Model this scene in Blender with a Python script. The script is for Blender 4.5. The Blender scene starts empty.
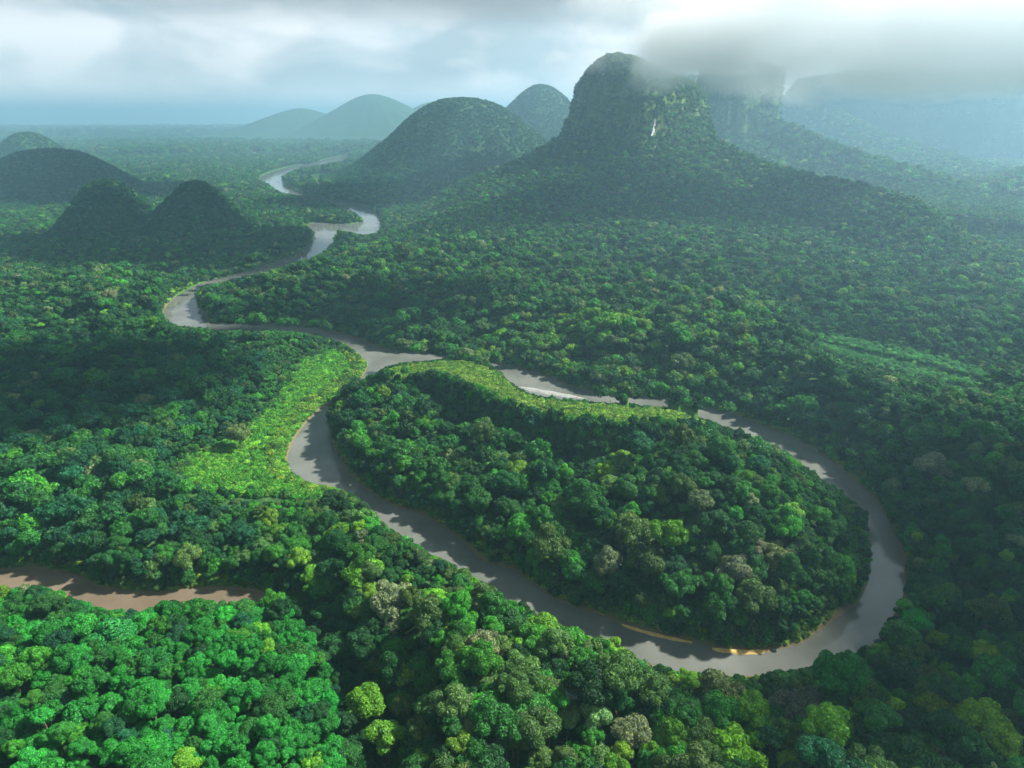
import bpy, math, random
import numpy as np
from mathutils import Vector, Matrix

random.seed(7)
rng = np.random.default_rng(11)
scene = bpy.context.scene
COL = scene.collection

# ------------------------------------------------------------------ camera
CAM_H = 200.0
FPX = 24.0 / 36.0 * 1024
PITCH = math.atan((384 - 118) / FPX)
cd = bpy.data.cameras.new("camera")
cam = bpy.data.objects.new("camera", cd)
COL.objects.link(cam)
cam.location = (0, 0, CAM_H)
cam.rotation_euler = (math.radians(90) - PITCH, 0, 0)
cd.lens = 24.0
cd.sensor_width = 36.0
cd.clip_start = 1.0
cd.clip_end = 60000.0
scene.camera = cam
CP, SP = math.cos(PITCH), math.sin(PITCH)


def ray(u, v):
    a = (u - 512) / FPX
    b = (384 - v) / FPX
    return np.array([a, CP + b * SP, -SP + b * CP])


def px(u, v, z=0.0):
    """photograph pixel -> world point on the level z"""
    d = ray(u, v)
    t = (z - CAM_H) / d[2]
    return np.array([d[0] * t, d[1] * t])


def pd(u, v, dist):
    """photograph pixel -> world point whose forward distance (y) is dist"""
    d = ray(u, v)
    t = dist / d[1]
    return np.array([d[0] * t, d[1] * t, CAM_H + d[2] * t])


# ------------------------------------------------------------------ numpy noise
def _hash(ix, iy, seed):
    h = (ix.astype(np.int64) * 374761393 + iy.astype(np.int64) * 668265263 + seed * 974711) & 0x7FFFFFFF
    h = ((h ^ (h >> 13)) * 1274126177) & 0x7FFFFFFF
    h = h ^ (h >> 16)
    return (h & 0xFFFF) / 65535.0


def vnoise(x, y, seed=0):
    x = np.asarray(x, float); y = np.asarray(y, float)
    ix = np.floor(x); iy = np.floor(y)
    fx = x - ix; fy = y - iy
    fx = fx * fx * (3 - 2 * fx); fy = fy * fy * (3 - 2 * fy)
    a = _hash(ix, iy, seed); b = _hash(ix + 1, iy, seed)
    c = _hash(ix, iy + 1, seed); d = _hash(ix + 1, iy + 1, seed)
    return (a * (1 - fx) + b * fx) * (1 - fy) + (c * (1 - fx) + d * fx) * fy


def fbm(x, y, seed=0, octv=4):
    s = 0; amp = 0.5; t = 0
    for o in range(octv):
        s = s + amp * vnoise(x * 2 ** o + 17.3 * o, y * 2 ** o - 9.1 * o, seed + o)
        t += amp; amp *= 0.5
    return s / t


def sst(e0, e1, x):
    t = np.clip((x - e0) / (e1 - e0), 0, 1)
    return t * t * (3 - 2 * t)


# ------------------------------------------------------------------ river outlines (traced banks, laid on the plain)
def smooth_ring(pts, sub=4, closed=True):
    P = np.array([px(*p) for p in pts])
    n = len(P)
    out = []
    rngi = range(n) if closed else range(n - 1)
    for i in rngi:
        if closed:
            p0, p1, p2, p3 = P[(i - 1) % n], P[i], P[(i + 1) % n], P[(i + 2) % n]
        else:
            p0, p1, p2, p3 = P[max(i - 1, 0)], P[i], P[i + 1], P[min(i + 2, n - 1)]
        for k in range(sub):
            t = k / sub
            out.append(0.5 * ((2 * p1) + (-p0 + p2) * t + (2 * p0 - 5 * p1 + 4 * p2 - p3) * t * t + (-p0 + 3 * p1 - 3 * p2 + p3) * t ** 3))
    if not closed:
        out.append(P[-1])
    return np.array(out)


OUT = [(349.5, 155), (330, 158), (316, 162), (292, 166), (272, 172), (258.7, 178.7), (266, 184), (280.6, 192), (295, 195),
       (316, 199.5), (339, 205.5), (357, 214.7), (362, 221), (345, 224), (323, 222.5), (304, 224.4), (313, 231), (312, 240), (303, 250),
       (286.5, 257.7), (263, 265), (236.7, 273.8), (210, 280), (190, 288), (172, 300), (163.5, 312), (165, 320), (178, 325.5),
       (192.7, 328), (212, 330), (240, 331), (285, 331.5), (320, 336), (345, 345), (361, 356), (368, 366), (358, 381), (333, 400),
       (315, 414), (296, 437), (288, 457), (292, 471.5), (309, 482), (338, 488), (358, 498), (374, 514.6), (403, 539), (432, 555.6),
       (473, 576), (501.5, 596.6), (534, 613), (567, 626), (600, 641), (625, 654), (650, 664), (677, 671), (732, 676), (780, 672), (815, 666),
       (842, 657), (872, 644), (887, 624), (903, 594), (902, 559), (889, 524), (877, 504), (852, 479), (812, 449), (762, 426),
       (722, 411), (680, 401), (649, 397), (608, 395), (572, 387), (545, 376), (510, 366), (460, 356.5), (420, 352.5), (385, 350),
       (365, 342), (330, 331), (290, 325), (240, 324), (212, 321.5), (203, 313), (197, 304), (196.5, 295), (203, 288), (214.7, 283.6),
       (228, 282), (251, 275.5), (272, 270), (292, 264), (318, 255.5), (333, 244.5), (337.5, 235), (337, 230), (352, 233), (370, 234.5),
       (382, 228), (381.7, 219), (374.4, 210), (357, 204.5), (333.4, 200), (304, 193.5), (290, 187), (281, 179.5), (286.5, 173.7),
       (304, 167.6), (327.5, 163.5), (345, 160)]
ISL = [(378, 373), (399, 364.5), (432, 360.5), (464, 359.5), (485, 365), (501, 375), (516, 388), (542, 397), (583, 401), (633, 405),
       (674, 408.5), (694, 416), (722, 426), (772, 444), (812, 474), (842, 494), (866, 519), (869, 544), (871, 569), (861, 599),
       (837, 618), (807, 641), (790, 647), (767, 650), (727, 650), (682, 640), (650, 633), (624, 625), (592, 613), (567, 605), (542, 592),
       (514, 571), (485, 562), (460, 540), (424, 516), (395, 507), (362, 487), (341, 462), (329, 433), (327, 412), (333, 400), (352, 387)]
STR = [(-260, 548), (-120, 568), (0, 571.5), (30, 569), (75, 576), (95, 586), (120, 591), (150, 594), (185, 590), (215, 589), (250, 591), (268, 594),
       (285, 600), (268, 602), (250, 602), (220, 605), (200, 601), (180, 602), (150, 609), (125, 611.5), (100, 609), (75, 599),
       (50, 589), (30, 586), (0, 589), (-120, 590), (-260, 572)]
R_OUT, R_ISL, R_STR = smooth_ring(OUT), smooth_ring(ISL), smooth_ring(STR)
# the last stretch of the stream hides under the trees: keep it out of the "open water" test
OPEN_STR = smooth_ring([p for p in STR if p[0] < 275 and p[1] < 620])


def inside(ring, X, Y):
    x0 = ring[:, 0]; y0 = ring[:, 1]
    x1 = np.roll(x0, -1); y1 = np.roll(y0, -1)
    r = np.zeros(X.shape, bool)
    bx = (X > x0.min()) & (X < x0.max()) & (Y > y0.min()) & (Y < y0.max())
    idx = np.nonzero(bx)[0]
    if len(idx) == 0:
        return r
    XX, YY = X[idx], Y[idx]
    c = np.zeros(len(idx), bool)
    for a, b, e, f in zip(x0, y0, x1, y1):
        if b == f:
            continue
        m = ((b > YY) != (f > YY))
        xi = (e - a) * (YY - b) / (f - b) + a
        c ^= m & (XX < xi)
    r[idx] = c
    return r


def dist_ring(ring, X, Y, closed=True, want_t=False):
    A = ring; B = np.roll(ring, -1, 0)
    if not closed:
        A = A[:-1]; B = B[:-1]
    best = np.full(X.shape, 1e18); bt = np.zeros(X.shape)
    for i, (a, b) in enumerate(zip(A, B)):
        d = b - a
        L = max(d @ d, 1e-9)
        t = np.clip(((X - a[0]) * d[0] + (Y - a[1]) * d[1]) / L, 0, 1)
        q = (X - a[0] - t * d[0]) ** 2 + (Y - a[1] - t * d[1]) ** 2
        if want_t:
            m = q < best
            bt[m] = (i + t)[m]
        best = np.minimum(best, q)
    if want_t:
        return np.sqrt(best), bt
    return np.sqrt(best)


def river_sd(X, Y):
    """signed distance to open water, negative over water (exact within ~250 m)"""
    X = np.asarray(X, float); Y = np.asarray(Y, float)
    out = np.full(X.shape, 999.0)
    R = np.hypot(X, Y)
    idx = np.nonzero((R < 5200) & (Y > 30))[0]
    for s in range(0, len(idx), 200000):
        k = idx[s:s + 200000]
        x, y = X[k], Y[k]
        d = np.minimum(np.minimum(dist_ring(R_OUT, x, y), dist_ring(R_ISL, x, y)), dist_ring(R_STR, x, y))
        w = (inside(R_OUT, x, y) & ~inside(R_ISL, x, y)) | inside(R_STR, x, y)
        out[k] = np.where(w, -d, d)
    return out


def open_water(X, Y):
    return (inside(R_OUT, X, Y) & ~inside(R_ISL, X, Y)) | inside(OPEN_STR, X, Y)


def to_plane(X, Y, Z, z0=0.0):
    k = (CAM_H - z0) / np.maximum(CAM_H - Z, 5.0)
    return X * k, Y * k


# ------------------------------------------------------------------ relief
def line(pts, z=None):
    """(u, v, z) control points -> world polyline + heights"""
    P = np.array([px(p[0], p[1], p[2]) for p in pts]); Z = np.array([p[2] for p in pts], float)
    return P, Z


def lined(pts):
    Q = np.array([pd(*p) for p in pts])
    return Q[:, :2], Q[:, 2]


RIM = line([(400, 374, 22), (445, 368, 30), (482, 377, 34), (510, 390, 34), (545, 404, 34), (590, 412, 34), (640, 413, 32), (678, 417, 25)])
CREST = lined([(700, 136, 1440), (735, 156, 1370), (770, 172, 1300), (815, 185, 1200), (860, 194, 1110), (898, 205, 1020), (922, 222, 970), (942, 250, 930)])
CREST2 = lined([(780, 126, 2250), (815, 142, 2120), (860, 161, 1950), (920, 181, 1780), (970, 206, 1600)])
CREST3 = lined([(835, 112, 3200), (880, 137, 2950), (930, 158, 2650), (985, 178, 2350)])
CREST4 = lined([(1160, 138, 2300), (1080, 165, 2000), (1010, 190, 1750), (955, 217, 1560)])
VALE, _ = line([(600, 275, 2), (660, 296, 2), (712, 312, 2), (765, 331, 2), (830, 350, 2), (900, 367, 2), (990, 388, 2), (1080, 408, 2), (1240, 440, 2)])
NORTH = smooth_ring([(232, 306), (236, 292), (300, 284), (400, 274), (480, 262), (560, 250), (640, 240), (760, 320), (840, 360), (1000, 400), (1200, 460), (1060, 560),
                     (925, 560), (905, 520), (880, 490), (820, 440), (760, 412), (700, 392), (640, 382), (600, 378), (560, 360), (500, 350), (430, 338), (380, 330), (320, 318), (260, 315)], 2)
MEADOW = smooth_ring([(335, 352), (366, 366), (352, 384), (326, 402), (296, 432), (284, 458), (300, 484), (350, 494), (330, 508), (270, 503), (215, 503),
                      (178, 490), (190, 466), (232, 446), (262, 420), (285, 392), (302, 366)], 2)
EMER = smooth_ring([(806, 339), (850, 346), (905, 358), (960, 372), (1003, 387), (975, 390), (920, 380), (870, 368), (825, 354)], 2)
MEAD_IN = smooth_ring([(335, 356), (362, 366), (348, 384), (322, 402), (292, 432), (280, 458), (296, 482), (335, 494), (300, 500), (240, 500),
                       (196, 486), (210, 466), (246, 446), (270, 420), (290, 392), (305, 368)], 2)
GULLY, _ = line([(270, 600, 0), (300, 618, 0), (330, 650, 0), (352, 690, 0), (372, 740, 0), (392, 800, 0)])
LSHOUL = px(385, 425, 14)
MOUND = px(735, 505, 24)
BLH = px(110, 740, 10)


TOWER_C = pd(636, 120, 1480)[:2]
TOWER2_C = pd(735, 120, 2350)[:2]


def seg_h(X, Y, P, Z, halfw, fall, power=1.0):
    d, t = dist_ring(P, X, Y, closed=False, want_t=True)
    z = np.interp(t, np.arange(len(Z)), Z)
    return z, d


def height(X, Y, sd=None, parts=False):
    X = np.asarray(X, float); Y = np.asarray(Y, float)
    if sd is None:
        sd = river_sd(X, Y)
    R = np.hypot(X, Y)
    away = sst(2, 60, sd - np.clip(R * .05 - 20, 0, 120))
    z = 2.0 + away * (9 * fbm(X / 260, Y / 260, 3) - 2 + 3.0 * fbm(X / 70, Y / 70, 5))
    z = np.maximum(z, np.interp(R, [800, 2000], [1.6, .8]))
    # benches and hills of the plain
    inn = inside(NORTH, X, Y)
    dn = dist_ring(NORTH, X, Y)
    nb = np.where(inn, sst(0, 26, dn), 0)
    vd = dist_ring(VALE, X, Y, closed=False)
    z = z + nb * (13 + 9 * fbm(X / 150, Y / 150, 9)) * sst(10, 48, vd)
    z = z + 14 * np.exp(-((X - LSHOUL[0]) ** 2 / 42 ** 2 + (Y - LSHOUL[1]) ** 2 / 55 ** 2)) * sst(0, 22, sd)
    z = z + 24 * np.exp(-((X - MOUND[0]) ** 2 / 62 ** 2 + (Y - MOUND[1]) ** 2 / 52 ** 2)) * sst(0, 25, sd)
    z = z + 14 * np.exp(-((X - BLH[0]) ** 2 / 80 ** 2 + (Y - BLH[1]) ** 2 / 45 ** 2)) * sst(0, 30, sd)
    bl = px(470, 640, 8)
    z = z + 12 * np.exp(-((X - bl[0]) ** 2 / 50 ** 2 + (Y - bl[1]) ** 2 / 70 ** 2)) * sst(5, 45, sd)
    lm = px(60, 300, 12)
    z = z + 16 * np.exp(-((X - lm[0]) ** 2 / 120 ** 2 + (Y - lm[1]) ** 2 / 60 ** 2))
    br = px(1010, 560, 12)
    z = z + 14 * np.exp(-((X - br[0]) ** 2 / 60 ** 2 + (Y - br[1]) ** 2 / 120 ** 2)) * sst(5, 40, sd)
    gd = dist_ring(GULLY, X, Y, closed=False)
    z = np.where(gd < 40, 1.2 + (z - 1.2) * sst(5, 30, gd), z)
    # rim of the island
    zr, dr = seg_h(X, Y, *RIM, 0, 0)
    ww = 17 + 4 * fbm(X / 20, Y / 20, 21)
    rim = zr * (1 - sst(ww, ww + 9, dr)) * (.93 + .12 * fbm(X / 25, Y / 25, 23))
    z = np.where(dr < 40, np.maximum(z, 1.6 + rim * sst(-1, 14, sd)), z)
    # mountain skirts and crests (concave slopes)
    far = sst(650, 1000, R)
    s = np.zeros_like(z)
    for (P, Z), L in ((CREST, 88), (CREST2, 120), (CREST3, 180), (CREST4, 130)):
        zc, dc = seg_h(X, Y, P, Z, 0, 0)
        dd = dc * (0.8 + 0.4 * fbm(X / 130, Y / 130, 31))
        s = np.maximum(s, (zc + 2) * (.74 * np.exp(-np.abs(dd / L) ** 2.0) + .26 * np.exp(-dd / (2.2 * L))))
    dt = np.hypot((X - TOWER_C[0]), (Y - TOWER_C[1]) * 1.15)
    an = np.arctan2(Y - TOWER_C[1], X - TOWER_C[0])
    gul = 0.80 + 0.40 * fbm(np.cos(an) * 3.2 + 10, np.sin(an) * 3.2 + dt / 900, 41, 4)
    s = np.maximum(s, 140 * np.exp(-np.maximum(dt * gul - 170, -60) / 225))
    dt2 = np.hypot((X - TOWER2_C[0]), (Y - TOWER2_C[1]))
    s = np.maximum(s, 110 * np.exp(-np.maximum(dt2 - 190, -60) / 260))
    s = s * sst(0, 120, vd + 999 * (Y > 1400)) * np.where(sd < 200, sst(60, 200, sd), 1)
    low = z * (1 - .55 * sst(700, 1000, R) * sst(-60, 60, Y - 900))
    z = np.where(R > 650, np.maximum(low, 0) + s * (1 - low / 60), z)
    # bank and river bed
    bank = np.interp(sd, [-6, -2, 0, 1.5, 5], [-2.5, -1.0, -0.15, 0.9, 2.0])
    z = np.where(sd < 5, np.minimum(z, bank), z)
    # ground in front of open water stays low enough to leave it in sight
    idx = np.nonzero((z > 1.5) & (sd < 400) & (Y > 60))[0]
    if len(idx):
        zz = z[idx]
        for it in range(9):
            qx, qy = to_plane(X[idx], Y[idx], zz + 2.5)
            m = open_water(qx, qy) & (zz > 1.0)
            if not m.any(): break
            zz = np.where(m, zz * .75, zz)
        z[idx] = zz
    # and so does the ground before the long clearing
    idx = np.nonzero((X > 100) & (X < 560) & (Y > 300) & (Y < 720))[0]
    if len(idx):
        zz = z[idx]
        for it in range(28):
            m = np.zeros(len(zz), bool)
            for dz_ in (2.5, 9, 15):
                qx, qy = to_plane(X[idx], Y[idx], zz + dz_, 2.0)
                m |= inside(EMER, qx, qy) & (zz > 2.5)
            if not m.any(): break
            zz = np.where(m, zz * .94, zz)
        z[idx] = zz
    return z


# isolated hills and mountains: (name, u_top, v_top, dist, half width left/right m, depth, exponent, seed)
HILLS = [
    ("hill", pd(104, 181, 1240), 66, 72, 2.4, 101, .16),
    ("hill", pd(194, 182, 1270), 63, 74, 2.1, 102, .28),
    ("hill", pd(48, 150, 1850), 165, 150, 2.9, 103, .14),
    ("hill", pd(-38, 162, 1750), 190, 150, 2.4, 104, .14),
    ("hill", pd(26, 133, 3000), 135, 130, 2.4, 105, .14),
    ("mountain", pd(462, 99, 2550), 285, 240, 2.7, 106, .10),
    ("mountain", pd(403, 139, 2500), 95, 140, 2.8, 107, .10),
    ("mountain", pd(541, 85, 3500), 240, 240, 2.0, 108, .14),
    ("mountain", pd(372, 94, 6400), 520, 400, 1.9, 109, .14),
    ("mountain", pd(300, 108, 6800), 520, 400, 1.6, 110, .14),
    ("mountain", pd(432, 102, 6600), 420, 400, 1.7, 111, .14),
    ("mountain", pd(490, 108, 5200), 350, 300, 1.8, 112, .14),
]


def hill_z(hl, X, Y):
    n, c, rx, ry, p, sd_, skirt = hl
    dx, dy = (X - c[0]) / rx, (Y - c[1]) / ry
    a = np.arctan2(dy, dx)
    d = np.hypot(dx, dy) * (0.82 + 0.36 * fbm(np.cos(a) * 1.7 + 7, np.sin(a) * 1.7 + 3.1, sd_, 4) + 0.14 * (fbm(X / rx * 2.2, Y / ry * 2.2, sd_ + 5, 4) - 0.5))
    top = c[2]
    body = (1 - skirt) * np.exp(-np.abs(d * 0.92) ** p) + skirt * np.exp(-d ** 1.5 / 2.2)
    z = top * body - 14 * sst(1.5, 3.0, d)
    if Y.size and Y.min() < 4000:
        sd = river_sd(X, Y)
        z = z * sst(2, 90, sd) - 8 * (1 - sst(4, 30, sd))
        for it in range(8):
            qx, qy = to_plane(X, Y, z + 9)
            m = open_water(np.ravel(qx), np.ravel(qy)).reshape(z.shape) & (z > .5)
            z = np.where(m, z * .7 - .4, z)
    return z


# ------------------------------------------------------------------ materials
def mat(name):
    m = bpy.data.materials.new(name)
    m.use_nodes = True
    nt = m.node_tree
    nt.nodes.clear()
    out = nt.nodes.new("ShaderNodeOutputMaterial")
    return m, nt, out


def nn(nt, typ, **kw):
    n = nt.nodes.new(typ)
    for k, v in kw.items():
        if k.startswith("i_"):
            n.inputs[k[2:].replace("_", " ")].default_value = v
        else:
            setattr(n, k, v)
    return n


def ramp(nt, stops):
    r = nt.nodes.new("ShaderNodeValToRGB")
    e = r.color_ramp.elements
    while len(e) > 1:
        e.remove(e[-1])
    e[0].position = stops[0][0]; e[0].color = (*stops[0][1], 1)
    for p, c in stops[1:]:
        k = e.new(p); k.color = (*c, 1)
    return r


def foliage_mat(name, fallback=None, trans=0.25):
    m, nt, out = mat(name)
    L = nt.links.new
    at = nn(nt, "ShaderNodeAttribute", attribute_type="INSTANCER", attribute_name="tint")
    col = at.outputs["Color"]
    geo = nn(nt, "ShaderNodeNewGeometry")
    nz = nn(nt, "ShaderNodeTexNoise"); nz.inputs["Scale"].default_value = 0.45; nz.inputs["Detail"].default_value = 3
    L(geo.outputs["Position"], nz.inputs["Vector"])
    r = ramp(nt, [(0.3, (0.72, 0.78, 0.8)), (0.7, (1.3, 1.25, 1.1))])
    L(nz.outputs["Fac"], r.inputs["Fac"])
    mx = nn(nt, "ShaderNodeMix", data_type="RGBA", blend_type="MULTIPLY")
    mx.inputs["Factor"].default_value = 1
    L(col, mx.inputs["A"]); L(r.outputs["Color"], mx.inputs["B"])
    # leaf to leaf variation
    r2 = ramp(nt, [(0.0, (0.55, 0.62, 0.62)), (0.5, (0.95, 0.97, 0.95)), (0.85, (1.3, 1.25, 1.1)), (1.0, (2.0, 1.7, 1.3))])
    L(geo.outputs["Random Per Island"], r2.inputs["Fac"])
    mx2 = nn(nt, "ShaderNodeMix", data_type="RGBA", blend_type="MULTIPLY")
    mx2.inputs["Factor"].default_value = 1
    L(mx.outputs["Result"], mx2.inputs["A"]); L(r2.outputs["Color"], mx2.inputs["B"])
    b = nn(nt, "ShaderNodeBsdfPrincipled")
    b.inputs["Roughness"].default_value = 0.55
    b.inputs["Specular IOR Level"].default_value = 0.25
    L(mx2.outputs["Result"], b.inputs["Base Color"])
    if trans:
        t = nn(nt, "ShaderNodeBsdfTranslucent")
        g = nn(nt, "ShaderNodeMix", data_type="RGBA", blend_type="MULTIPLY")
        g.inputs["Factor"].default_value = 1; g.inputs["B"].default_value = (1.3, 1.5, 0.5, 1)
        L(mx2.outputs["Result"], g.inputs["A"]); L(g.outputs["Result"], t.inputs["Color"])
        s = nn(nt, "ShaderNodeMixShader"); s.inputs[0].default_value = trans
        L(b.outputs[0], s.inputs[1]); L(t.outputs[0], s.inputs[2])
        L(s.outputs[0], out.inputs["Surface"])
    else:
        L(b.outputs[0], out.inputs["Surface"])
    return m


M_LEAF = foliage_mat("foliage")


def ground_mat():
    m, nt, out = mat("forest_floor")
    L = nt.links.new
    geo = nn(nt, "ShaderNodeNewGeometry")
    nz = nn(nt, "ShaderNodeTexNoise"); nz.inputs["Scale"].default_value = 0.12; nz.inputs["Detail"].default_value = 8; nz.inputs["Roughness"].default_value = 0.65
    L(geo.outputs["Position"], nz.inputs["Vector"])
    r = ramp(nt, [(0.3, (0.012, 0.04, 0.014)), (0.5, (0.03, 0.085, 0.02)), (0.7, (0.06, 0.13, 0.03))])
    L(nz.outputs["Fac"], r.inputs["Fac"])
    at = nn(nt, "ShaderNodeAttribute", attribute_name="cover")
    nz2 = nn(nt, "ShaderNodeTexNoise"); nz2.inputs["Scale"].default_value = 0.5; nz2.inputs["Detail"].default_value = 6
    L(geo.outputs["Position"], nz2.inputs["Vector"])
    r2 = ramp(nt, [(0.3, (0.03, 0.11, 0.012)), (0.7, (0.08, 0.2, 0.025))])
    L(nz2.outputs["Fac"], r2.inputs["Fac"])
    mx = nn(nt, "ShaderNodeMix", data_type="RGBA")
    sep = nn(nt, "ShaderNodeSeparateColor")
    L(at.outputs["Color"], sep.inputs[0])
    L(sep.outputs[0], mx.inputs["Factor"]); L(r.outputs["Color"], mx.inputs["A"]); L(r2.outputs["Color"], mx.inputs["B"])
    # mud at the water line
    mx3 = nn(nt, "ShaderNodeMix", data_type="RGBA")
    mx3.inputs["B"].default_value = (0.14, 0.115, 0.06, 1)
    L(sep.outputs[1], mx3.inputs["Factor"]); L(mx.outputs["Result"], mx3.inputs["A"])
    b = nn(nt, "ShaderNodeBsdfPrincipled"); b.inputs["Roughness"].default_value = 0.9
    b.inputs["Specular IOR Level"].default_value = 0.1
    L(mx3.outputs["Result"], b.inputs["Base Color"])
    bp = nn(nt, "ShaderNodeBump"); bp.inputs["Strength"].default_value = 0.8; bp.inputs["Distance"].default_value = 3.0
    L(nz.outputs["Fac"], bp.inputs["Height"]); L(bp.outputs[0], b.inputs["Normal"])
    L(b.outputs[0], out.inputs["Surface"])
    return m


def hill_mat(name, dark=(0.012, 0.045, 0.02), light=(0.04, 0.10, 0.03), scale=0.09, rock=False):
    m, nt, out = mat(name)
    L = nt.links.new
    geo = nn(nt, "ShaderNodeNewGeometry")
    nz = nn(nt, "ShaderNodeTexNoise"); nz.inputs["Scale"].default_value = scale; nz.inputs["Detail"].default_value = 8; nz.inputs["Roughness"].default_value = 0.7
    L(geo.outputs["Position"], nz.inputs["Vector"])
    r = ramp(nt, [(0.35, dark), (0.65, light)])
    L(nz.outputs["Fac"], r.inputs["Fac"])
    col = r.outputs["Color"]
    b = nn(nt, "ShaderNodeBsdfPrincipled"); b.inputs["Roughness"].default_value = 0.85
    b.inputs["Specular IOR Level"].default_value = 0.1
    bp = nn(nt, "ShaderNodeBump"); bp.inputs["Strength"].default_value = 0.9; bp.inputs["Distance"].default_value = 5.0
    h = nz.outputs["Fac"]
    if rock:
        mp = nn(nt, "ShaderNodeMapping"); mp.inputs["Scale"].default_value = (1, 1, 0.07)
        L(geo.outputs["Position"], mp.inputs["Vector"])
        st = nn(nt, "ShaderNodeTexNoise"); st.inputs["Scale"].default_value = 0.085; st.inputs["Detail"].default_value = 9; st.inputs["Roughness"].default_value = 0.68
        L(mp.outputs[0], st.inputs["Vector"])
        # hanging plants on streaked rock
        rs = ramp(nt, [(0.40, (0.015, 0.05, 0.015)), (0.50, (0.04, 0.10, 0.02)), (0.58, (0.10, 0.15, 0.035)), (0.68, (0.18, 0.17, 0.09))])
        L(st.outputs["Fac"], rs.inputs["Fac"])
        # bare pale patches high up
        st2 = nn(nt, "ShaderNodeTexNoise"); st2.inputs["Scale"].default_value = 0.022; st2.inputs["Detail"].default_value = 5
        mp2 = nn(nt, "ShaderNodeMapping"); mp2.inputs["Scale"].default_value = (1, 1, 0.45)
        L(geo.outputs["Position"], mp2.inputs["Vector"]); L(mp2.outputs[0], st2.inputs["Vector"])
        mul = nn(nt, "ShaderNodeMath", operation="MULTIPLY"); L(st.outputs["Fac"], mul.inputs[0]); L(st2.outputs["Fac"], mul.inputs[1])
        rp = ramp(nt, [(0.385, (0, 0, 0)), (0.43, (1, 1, 1))])
        L(mul.outputs[0], rp.inputs["Fac"])
        mr = nn(nt, "ShaderNodeMix", data_type="RGBA"); mr.inputs["B"].default_value = (0.42, 0.38, 0.30, 1)
        L(rp.outputs["Color"], mr.inputs["Factor"]); L(rs.outputs["Color"], mr.inputs["A"])
        sep = nn(nt, "ShaderNodeSeparateXYZ"); L(geo.outputs["True Normal"], sep.inputs[0])
        sl = nn(nt, "ShaderNodeMapRange"); sl.inputs["From Min"].default_value = 0.55; sl.inputs["From Max"].default_value = 0.35
        L(sep.outputs["Z"], sl.inputs["Value"])
        mx = nn(nt, "ShaderNodeMix", data_type="RGBA")
        L(sl.outputs[0], mx.inputs["Factor"]); L(r.outputs["Color"], mx.inputs["A"]); L(mr.outputs["Result"], mx.inputs["B"])
        col = mx.outputs["Result"]
        ad = nn(nt, "ShaderNodeMath", operation="ADD"); L(st.outputs["Fac"], ad.inputs[0]); L(nz.outputs["Fac"], ad.inputs[1])
        h = ad.outputs[0]
    L(col, b.inputs["Base Color"])
    L(h, bp.inputs["Height"]); L(bp.outputs[0], b.inputs["Normal"])
    L(b.outputs[0], out.inputs["Surface"])
    return m


def water_mat(name, c1, c2):
    m, nt, out = mat(name)
    L = nt.links.new
    geo = nn(nt, "ShaderNodeNewGeometry")
    nz = nn(nt, "ShaderNodeTexNoise"); nz.inputs["Scale"].default_value = 0.03; nz.inputs["Detail"].default_value = 5
    L(geo.outputs["Position"], nz.inputs["Vector"])
    r = ramp(nt, [(0.35, c1), (0.65, c2)])
    L(nz.outputs["Fac"], r.inputs["Fac"])
    nb = nn(nt, "ShaderNodeTexNoise"); nb.inputs["Scale"].default_value = 0.8; nb.inputs["Detail"].default_value = 4
    L(geo.outputs["Position"], nb.inputs["Vector"])
    bp = nn(nt, "ShaderNodeBump"); bp.inputs["Strength"].default_value = 0.07; bp.inputs["Distance"].default_value = 0.2
    L(nb.outputs["Fac"], bp.inputs["Height"])
    b = nn(nt, "ShaderNodeBsdfPrincipled"); b.inputs["Roughness"].default_value = 0.1
    b.inputs["IOR"].default_value = 1.45
    L(r.outputs["Color"], b.inputs["Base Color"]); L(bp.outputs[0], b.inputs["Normal"])
    L(b.outputs[0], out.inputs["Surface"])
    return m


def plain_mat(name, c1, c2, scale, rough=0.9):
    m, nt, out = mat(name)
    L = nt.links.new
    geo = nn(nt, "ShaderNodeNewGeometry")
    nz = nn(nt, "ShaderNodeTexNoise"); nz.inputs["Scale"].default_value = scale; nz.inputs["Detail"].default_value = 6
    L(geo.outputs["Position"], nz.inputs["Vector"])
    r = ramp(nt, [(0.35, c1), (0.65, c2)])
    L(nz.outputs["Fac"], r.inputs["Fac"])
    b = nn(nt, "ShaderNodeBsdfPrincipled"); b.inputs["Roughness"].default_value = rough
    L(r.outputs["Color"], b.inputs["Base Color"])
    L(b.outputs[0], out.inputs["Surface"])
    return m


M_GROUND = ground_mat()
M_HILL = hill_mat("forested_hill")
M_CLIFF = hill_mat("cliff_rock", rock=True)
M_FARCLIFF = hill_mat("far_cliff", dark=(0.015, 0.05, 0.025), light=(0.05, 0.09, 0.05), scale=0.02)
M_WATER = water_mat("river_water", (0.092, 0.098, 0.084), (0.14, 0.145, 0.128))
M_STREAM = water_mat("stream_water", (0.115, 0.088, 0.058), (0.16, 0.125, 0.09))
M_SAND = plain_mat("river_sand", (0.42, 0.27, 0.06), (0.6, 0.42, 0.14), 0.8)
M_GLARE = plain_mat("water_glare", (0.15, 0.15, 0.14), (0.27, 0.27, 0.25), 0.5)  # pale tone standing in for sky glare on the water
M_BARK = plain_mat("bark", (0.09, 0.065, 0.04), (0.2, 0.16, 0.11), 1.5)
M_FALL = plain_mat("white_water", (0.15, 0.16, 0.16), (0.32, 0.34, 0.34), 0.2, 0.5)


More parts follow.
